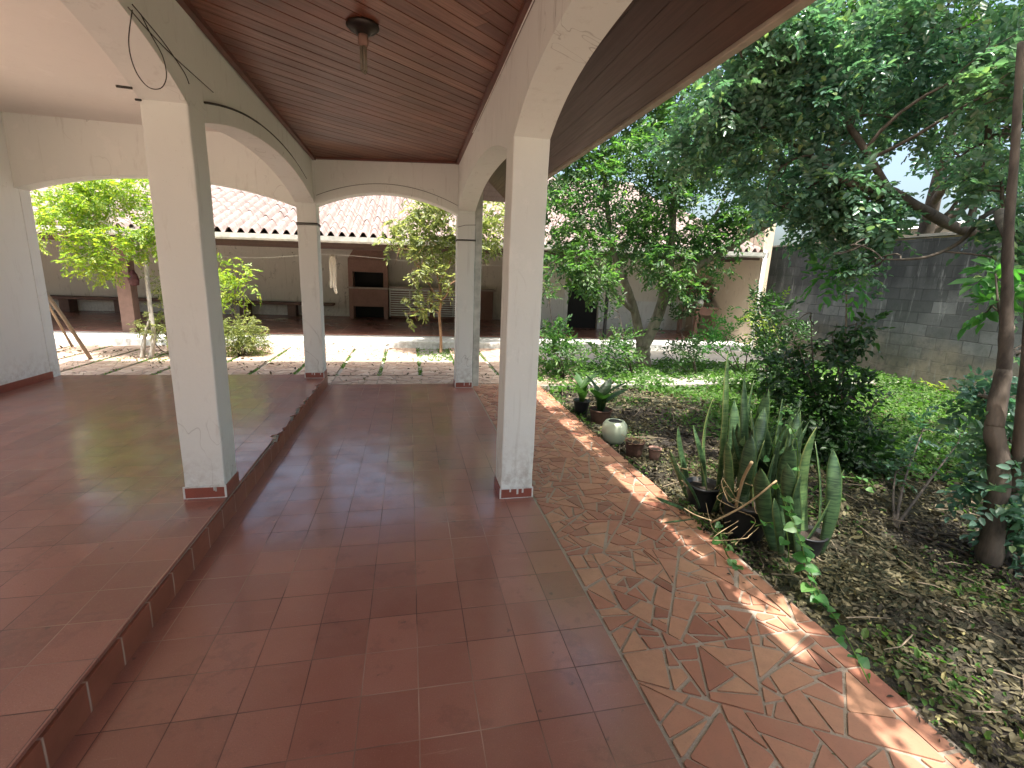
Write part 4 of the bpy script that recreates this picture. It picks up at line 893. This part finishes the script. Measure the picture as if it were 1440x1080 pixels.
def cover(n,x0,x1,y0,y1,L,h,keep=None):
    P = scatter(n,x0,x1,y0,y1)
    if keep is not None: P = P[keep(P)]
    n = len(P); P[:,2] = gz(P)+rng.uniform(0,h,n); D = rng.normal(size=(n,3))*(1,1,.5)+(0,0,.25); N = rng.normal(size=(n,3))*.5+(0,0,1)
    l = L*np.exp(rng.normal(0,.3,n)); return leaves_mesh(P,D,N,l,l*.55)
def kl(P):   # lawn patch: right of a wavy line, thinning to the litter
    x,y = P[:,0],P[:,1]; e = (y-(3.0-.12*(x-4)))*1.3+np.sin(x*3+y*2)*.35; f = (x-(3.3+.10*(y-3)))*1.2+np.sin(y*3.1)*.3
    return (np.minimum(e,f)+rng.normal(0,.25,len(x)) > .15)
def kf(P):   # band round the garden tree
    x,y = P[:,0],P[:,1]; return ((y-6.6)+.3*np.sin(x*4)+rng.normal(0,.25,len(x)) > 0)
def ks(P):   # sparse sprinkle
    x,y = P[:,0],P[:,1]; return np.sin(x*5.3+y*2)+np.sin(y*6.1-x*3)+rng.normal(0,.7,len(x)) > 1.2
V = [cover(44000,3.0,8.65,2.4,7.6,.045,.05,kl), cover(16000,1.9,8.6,5.9,8.3,.06,.14,kf), cover(46000,1.9,6,.2,7,.028,.02,ks)]
o = leaf_obj('ground_cover', V, M['cover']); tag(o,'low green ground cover over the back of the garden','ground cover',kind='stuff')
n = 1500; P = np.stack([1.845-np.abs(rng.normal(0,.035,n)),rng.uniform(-.2,6.4,n),rng.uniform(-.002,.012,n)],1)
P = P[(np.sin(P[:,1]*3.1)+np.sin(P[:,1]*7.3+1)+rng.normal(0,.5,n)) > .1]; n = len(P)
o = leaf_obj('edge_litter', leaves_mesh(P,rng.normal(size=(n,3))*(1,1,.25),rng.normal(size=(n,3))*.4+(0,0,1),rng.uniform(.012,.035,n),rng.uniform(.006,.014,n)), M['litter']); tag(o,'small dry leaves drifted along the outer edge of the crazy paving','leaf litter',kind='stuff')
n = 1100; P = np.stack([1.85-np.abs(rng.normal(0,.03,n)),rng.uniform(.2,6.4,n),rng.uniform(-.01,.05,n)],1)
P = P[(np.sin(P[:,1]*2.3+2)+np.sin(P[:,1]*5.9)+rng.normal(0,.4,n)) > .7]; n = len(P)
o = leaf_obj('edge_weeds', leaves_mesh(P,rng.normal(size=(n,3))*(1,1,.6),rng.normal(size=(n,3))*.6+(0,0,1),rng.uniform(.02,.045,n),rng.uniform(.012,.024,n)), M['cover']); tag(o,'small green weeds creeping over the garden edge of the path','weeds',kind='stuff')
# grass joints between slabs
Vj = []
for x in jx:
    if x < -7.5: continue
    n = 300; y = rng.uniform(7.15,9.9,n); dens = np.sin(y*3.3+x*7)+np.sin(y*7.7+x*3)+rng.normal(0,.5,n); y = y[dens > .1]; n = len(y)
    P = np.stack([x+rng.normal(0,.018,n), y, np.full(n,-.03)],1); D = rng.normal(size=(n,3))*(.8,.8,.3)+(0,0,.6); Vj.append(leaves_mesh(P,D,rng.normal(size=(n,3))+(0,0,.5),rng.uniform(.025,.06,n),rng.uniform(.010,.022,n)))
n = 520; P = np.stack([rng.normal(.75,.28,n),rng.uniform(8.5,9.9,n),np.full(n,-.03)],1); Vj.append(leaves_mesh(P,rng.normal(size=(n,3))*(.8,.8,.4)+(0,0,.4),rng.normal(size=(n,3))+(0,0,.8),rng.uniform(.03,.08,n),rng.uniform(.012,.03,n)))
n = 700; P = np.stack([rng.uniform(-4.5,-3.6,n),rng.uniform(8.2,9.3,n),np.full(n,-.03)],1); Vj.append(leaves_mesh(P,rng.normal(size=(n,3))*(.8,.8,.4)+(0,0,.4),rng.normal(size=(n,3))+(0,0,.8),rng.uniform(.03,.07,n),rng.uniform(.012,.03,n)))
o = leaf_obj('joint_grass', Vj, M['grass']); tag(o,'small weeds and grass growing in the joints of the courtyard slabs','grass',kind='stuff')
V = litter(900,-7,1.3,6.7,9.9,.04); V[:,2] += .10; o = leaf_obj('courtyard_litter', V, M['litter']); tag(o,'dry leaves scattered on the courtyard slabs','leaf litter',kind='stuff')
# few bits fallen on the path
P = np.stack([rng.uniform(1.2,1.8,26),rng.uniform(.9,5.5,26),np.full(26,.002)],1); o = leaf_obj('path_litter', leaves_mesh(P,rng.normal(size=(26,3))*(1,1,.1),np.array([[0,0,1.]]*26)+rng.normal(0,.2,(26,3)),rng.uniform(.012,.03,26),rng.uniform(.006,.012,26)), M['litter']); tag(o,'few dry leaf bits lying on the crazy paving','leaf litter',kind='stuff')

# ------------------------------------------------------------------ snake plants and pots
def blade(m_, base, tip, w, tw=0.0, bow=.08, n=12):
    mb = MB(); base = np.array(base,float); tip = np.array(tip,float); ax = tip-base; L = np.linalg.norm(ax)
    side0 = np.array([math.cos(tw),math.sin(tw),0]); bd = np.array([math.cos(tw+1.6),math.sin(tw+1.6),0])
    vs=[];uv=[]
    for i in range(n+1):
        t = i/n; c = base+ax*t+bd*bow*L*math.sin(PI*t*.9); ww = w*(.55+.45*min(1,t*2.2))*(1-max(0,(t-.72)/.28)**2.2)+.0015
        a = tw+.35*t*(1 if tw > 0 else -1); s = np.array([math.cos(a),math.sin(a),0]); nn = np.array([-s[1],s[0],0])
        for u,dp in ((-.5,.16),(-.25,.04),(0,0),(.25,.04),(.5,.16)): vs.append(c+s*u*ww+nn*dp*ww); uv.append((u+.5,t))
    fs = [(i*5+j,i*5+j+1,(i+1)*5+j+1,(i+1)*5+j) for i in range(n) for j in range(4)]
    return mb.add(vs,fs,uv)
def snake_plant(label, cat_loc, blades, group=None):
    t = thing('snake_plant', label, 'plant', cat_loc, 'snake plants in pots beside the path')
    for (bx,by,tx,ty,Y,w,light,tw,dY) in blades:
        o = blade(None, at(bx,by,Y), at(tx,ty,Y+dY), w*(1.1 if light else 1.4), tw*.8, random.choice((-1,1))*random.uniform(.03,.11)).build('leaf', M['snake_light'] if light else M['snake'], t, True, True)
        sm = o.modifiers.new('s','SOLIDIFY'); sm.thickness = .004
    return t
def pot(name, label, c, r, h, m, n=30, lab='pot'):
    t = thing(name, label, 'pot', c)
    o = MB().lathe(c,[(r*.72,0),(r*.80,h*.3),(r*.93,h*.8),(r*.96,h*.92),(r*1.05,h*.93),(r*1.05,h),(r*.94,h),(r*.90,h*.86)],n).build('pot_body', m, t, True)
    o.data.polygons[len(o.data.polygons)-1].use_smooth = False
    MB().lathe(c,[(r*.915,h*.86),(r*.5,h*.9),(r*.02,h*.905)],n).build('soil', M['soil'], t); return t
pot('flower_pot','large black pot holding the middle snake plants',(2.10,2.42,GZ),.145,.26,M['pot_black'])
pot('flower_pot','black pot under the left tall snake plant leaves',(2.03,2.78,GZ),.12,.22,M['pot_black'])
pot('flower_pot','dark pot under the right broad snake plant leaves',(2.36,2.20,GZ),.105,.15,M['pot_black'])
snake_plant('pale-tipped snake plant with one very tall leaf, left of the group',(2.03,2.78,.1),[
 (1008,712,1022,495,2.75,.062,1,.2,.0),(1004,722,1046,612,2.68,.062,1,-.3,-.1),(990,705,972,597,2.8,.05,0,.4,.05),(966,700,941,632,2.75,.032,1,-.5,0),(985,715,948,655,2.7,.03,0,.7,-.05),(980,722,925,700,2.6,.035,0,.9,-.1),(985,728,930,735,2.5,.03,0,.4,-.15),(975,700,955,600,2.85,.045,0,.3,.1),
 (1000,705,1008,560,2.85,.05,1,.6,.1),(1012,715,1030,560,2.8,.055,0,-.2,.1),(1020,722,1036,640,2.65,.04,1,.9,0),(995,722,985,650,2.72,.03,1,1.1,0)])
snake_plant('dark green upright snake plant crowding the middle of the group',(2.10,2.42,.1),[
 (1038,728,1045,527,2.62,.06,0,.1,.05),(1050,730,1063,535,2.6,.05,0,.5,.08),(1060,732,1083,547,2.55,.06,0,-.4,.05),(1045,738,1052,580,2.45,.055,0,.8,0),(1070,735,1098,560,2.55,.055,0,.3,.1),
 (1078,738,1118,578,2.45,.07,0,-.1,.05),(1062,742,1078,620,2.38,.05,1,.9,0),(1030,738,1022,620,2.45,.05,1,-.7,0),(1085,742,1108,610,2.36,.06,0,.2,0),(1040,745,1060,600,2.36,.045,0,-.9,.05)])
snake_plant('broad mid-green snake plant leaves at the right end of the group',(2.36,2.20,.1),[
 (1135,775,1153,602,2.2,.095,1,.05,.05),(1152,785,1167,628,2.15,.06,0,-.2,.05),(1115,765,1133,593,2.3,.085,0,.3,.05),(1105,765,1115,625,2.25,.075,0,-.3,0),(1145,780,1143,620,2.3,.05,0,.8,.1),(1128,772,1185,660,2.15,.05,0,.5,0),(1118,775,1105,650,2.12,.07,0,-.2,-.05),(1125,780,1128,668,2.08,.065,0,.3,-.05),(1090,775,1072,660,2.15,.065,0,-.3,-.05),(1100,780,1088,700,2.08,.06,0,.2,-.1),(1098,770,1094,640,2.2,.06,0,.6,0)])
t_ = snake_plant('crowd of shorter dark snake plant leaves behind the broad ones',(2.28,2.55,.1),[
 (random.uniform(1030,1130),random.uniform(700,740),random.uniform(1030,1150),random.uniform(570,650),random.uniform(2.45,2.75),random.uniform(.045,.06),0,random.uniform(-.8,.8),random.uniform(-.05,.1)) for _ in range(30)])
# dry stalks
for (a,b,r,l) in [((1000,735),(1092,676),.006,'long dry stalk lying across the snake plants'),((1035,712),(1057,650),.009,'thick broken straw-coloured stalk among the snake plants'),((962,715),(1000,732),.004,'short dry twig at the left foot of the snake plants')]:
    A = at(*a,2.35); Bq = at(*b,2.1); tag(MB().tube(curve([A,(A+Bq)/2+rng.normal(0,.01,3),Bq],5),r,6).build('dry_stalk', M['drystalk'], None, True), l, 'stalk', 'dry stalks among the snake plants')
mb = MB()
for k in range(16):
    a0 = np.array([1.93+random.uniform(-.1,.2),2.45+random.uniform(-.25,.3),random.uniform(-.02,.35)]); P = [a0]
    for q in range(4): P.append(P[-1]+rng.normal(0,.07,3)*(1,1,.8)+(0,-.01,-.01))
    P = [np.array([max(1.72,p_[0]),p_[1],max(.012 if p_[0] < 1.84 else -.06,p_[2])]) for p_ in P]
    mb.tube(curve(P,6), random.uniform(.0016,.0034), 5, False)
tag(mb.build('dead_tendrils', M['drystalk'], None, True),'tangle of dry pale tendrils at the foot of the snake plants','vine')
# heart-leaved vine spilling on to the path
def heart(m, c, d, nn, s):
    d = nv(d); s_ = nv(np.cross(d,nn)); nn = np.cross(s_,d); pts = []
    out = [(0,0),(.35,-.12),(.55,.1),(.5,.45),(.25,.8),(0,1.05),(-.25,.8),(-.5,.45),(-.55,.1),(-.35,-.12)]
    vs = [c+d*s*.4*1.0+nn*0]+[c+s_*x*s+d*y*s+nn*(.18*abs(x)*s-.08*y*y*s) for x,y in out]
    m.add(vs,[(0,i,i+1) for i in range(1,10)]+[(0,10,1)])
vt = thing('heart_leaf_vine','trailing vine with heart-shaped leaves hanging from the snake plants onto the path','vine',(2.1,2.2,0))
sm_ = MB(); lm_ = MB()
def vine(pts, n, s):
    c = curve(pts, 12); sm_.tube(c, .003, 5)
    for i in range(n):
        q = c[int((i+.5)/n*(len(c)-1))]; heart(lm_, q+rng.normal(0,.01,3), rng.normal(size=3)*(1,1,.4)+(0,-.4,-.3), np.array([0,-.35,.8])+rng.normal(0,.25,3), s*random.uniform(.75,1.25))
vine([at(1092,678,2.15),at(1115,730,2.0),at(1135,790,1.9),at(1155,840,1.78),gnd(1175,870,-.07),gnd(1195,905,-.0),gnd(1222,960,.012)],20,.045)
vine([at(1100,700,2.05),at(1125,760,1.9),at(1135,800,1.85),gnd(1150,850,-.06)],14,.055)
vine([at(1062,740,2.2),at(1085,735,2.1),at(1105,745,2.0),at(1110,800,1.95)],7,.045)
vine([at(1010,735,2.3),at(1018,770,2.2),gnd(1030,790,.015),gnd(1045,800,.015)],7,.042)
vine([at(1080,650,2.4),at(1105,600,2.3),at(1120,620,2.2),at(1122,670,2.2)],7,.035)
vine([at(1168,668,2.2),at(1215,675,2.15),at(1232,690,2.1)],4,.03)
vine([at(1125,590,2.6),at(1100,580,2.5),at(1085,640,2.4)],5,.035)
sm_.build('vine_stem', M['grass'], vt, True); lm_.build('vine_leaves', M['leaf_lime'], vt)
# pots further back
pot('flower_pot','small black pot farthest along the path with a broad-leaved plant',(2.03,5.28,GZ),.10,.17,M['pot_black'])
pot('flower_pot','dark shallow pot just behind the white pot',(2.13,4.92,GZ),.13,.16,M['pot_rust'])
t = thing('vase','round pale green-white glazed pot with dark mouth beside the path','vase',(1.99,4.22,GZ))
MB().lathe((1.99,4.22,GZ),[(.07,0),(.105,.05),(.125,.13),(.12,.20),(.095,.235),(.078,.24),(.07,.232)],36).build('vase_body', M['pot_white'], t, True)
MB().lathe((1.99,4.22,GZ),[(.0685,.236),(.03,.2365),(.004,.237)],24).build('dark_mouth', M['black'], t)
pot('flower_pot','rusty brown pot with dead twigs next to the white pot',(2.03,3.85,GZ),.09,.16,M['pot_rust'],18)
mb = MB()
for i in range(26): a = rng.uniform(0,2*PI); q = np.array([2.03+.05*math.cos(a),3.85+.05*math.sin(a),GZ+.14]); mb.tube([q,q+rng.normal(0,.05,3)*(1,1,.3)+(0,0,.03)],[.003,.0015],4)
tag(mb.build('dead_twigs', M['drystalk']),'tangle of dead twigs in the rusty brown pot','twigs')
pot('flower_pot','small reddish clay pot right of the rusty pot',(2.20,3.78,GZ),.06,.11,M['brickred'],18)
def broad(label, base, n, L, W, m, h=.1):
    t = thing('broadleaf_plant', label, 'plant', base, 'broad-leaved plants in the path-side pots'); base = np.array(base)
    for i in range(n):
        a = 2*PI*i/n+random.uniform(-.3,.3); d = np.array([math.cos(a),math.sin(a),random.uniform(.6,1.6)]); d = nv(d)
        mbx = blade(None, base+(0,0,.0), base+d*L*random.uniform(.7,1.1), W, a+PI/2, random.uniform(.15,.3), 8); mbx.build('leaf', m, t, True, True)
broad('spear-leaved plant in the small black pot farthest along the path',(2.03,5.28,.06),8,.42,.085,M['leaf_mid'])
broad('broad dark plant in the shallow pot behind the white pot',(2.13,4.92,.05),8,.46,.12,M['leaf_dark'])

# ------------------------------------------------------------------ light, sky, camera
sd = nv((-.02,-.30,1.0)); el = math.asin(sd[2]); az = math.atan2(sd[0], sd[1])
L = bpy.data.lights.new('sun','SUN'); L.energy = 4.2; L.angle = math.radians(.6); L.color = (1,.95,.87)
so = bpy.data.objects.new('sun', L); C.objects.link(so); so.rotation_euler = Vector(-sd).to_track_quat('-Z','Y').to_euler()
w = bpy.data.worlds.new('World'); S.world = w; w.use_nodes = True; nt = w.node_tree; bg = nt.nodes['Background']
sk = nt.nodes.new('ShaderNodeTexSky'); sk.sky_type = 'NISHITA'; sk.sun_disc = False; sk.sun_elevation = el; sk.sun_rotation = az; sk.air_density = 1.0; sk.dust_density = 7.0; sk.ozone_density = 1.0
mxw = nt.nodes.new('ShaderNodeMix'); mxw.data_type = 'RGBA'; mxw.blend_type = 'MULTIPLY'; mxw.inputs[0].default_value = 1; mxw.inputs[7].default_value = (.95,1.0,.97,1)
nt.links.new(sk.outputs[0], mxw.inputs[6]); nt.links.new(mxw.outputs[2], bg.inputs[0]); bg.inputs[1].default_value = .15
cd = bpy.data.cameras.new('camera'); co = bpy.data.objects.new('camera', cd); C.objects.link(co); S.camera = co
cd.sensor_width = 36; cd.lens = 36*F/1440; cd.clip_start = .02; cd.clip_end = 2000
m4 = Matrix(((R3[0][0],R3[0][1],R3[0][2],0),(R3[1][0],R3[1][1],R3[1][2],0),(R3[2][0],R3[2][1],R3[2][2],H),(0,0,0,1))); co.matrix_world = m4
vs = S.view_settings; vs.view_transform = 'Standard'; vs.look = 'None'; vs.exposure = 1.6; vs.gamma = 1
S.render.engine = 'CYCLES'
S.cycles.max_bounces = 10; S.cycles.diffuse_bounces = 6; S.cycles.transmission_bounces = 6
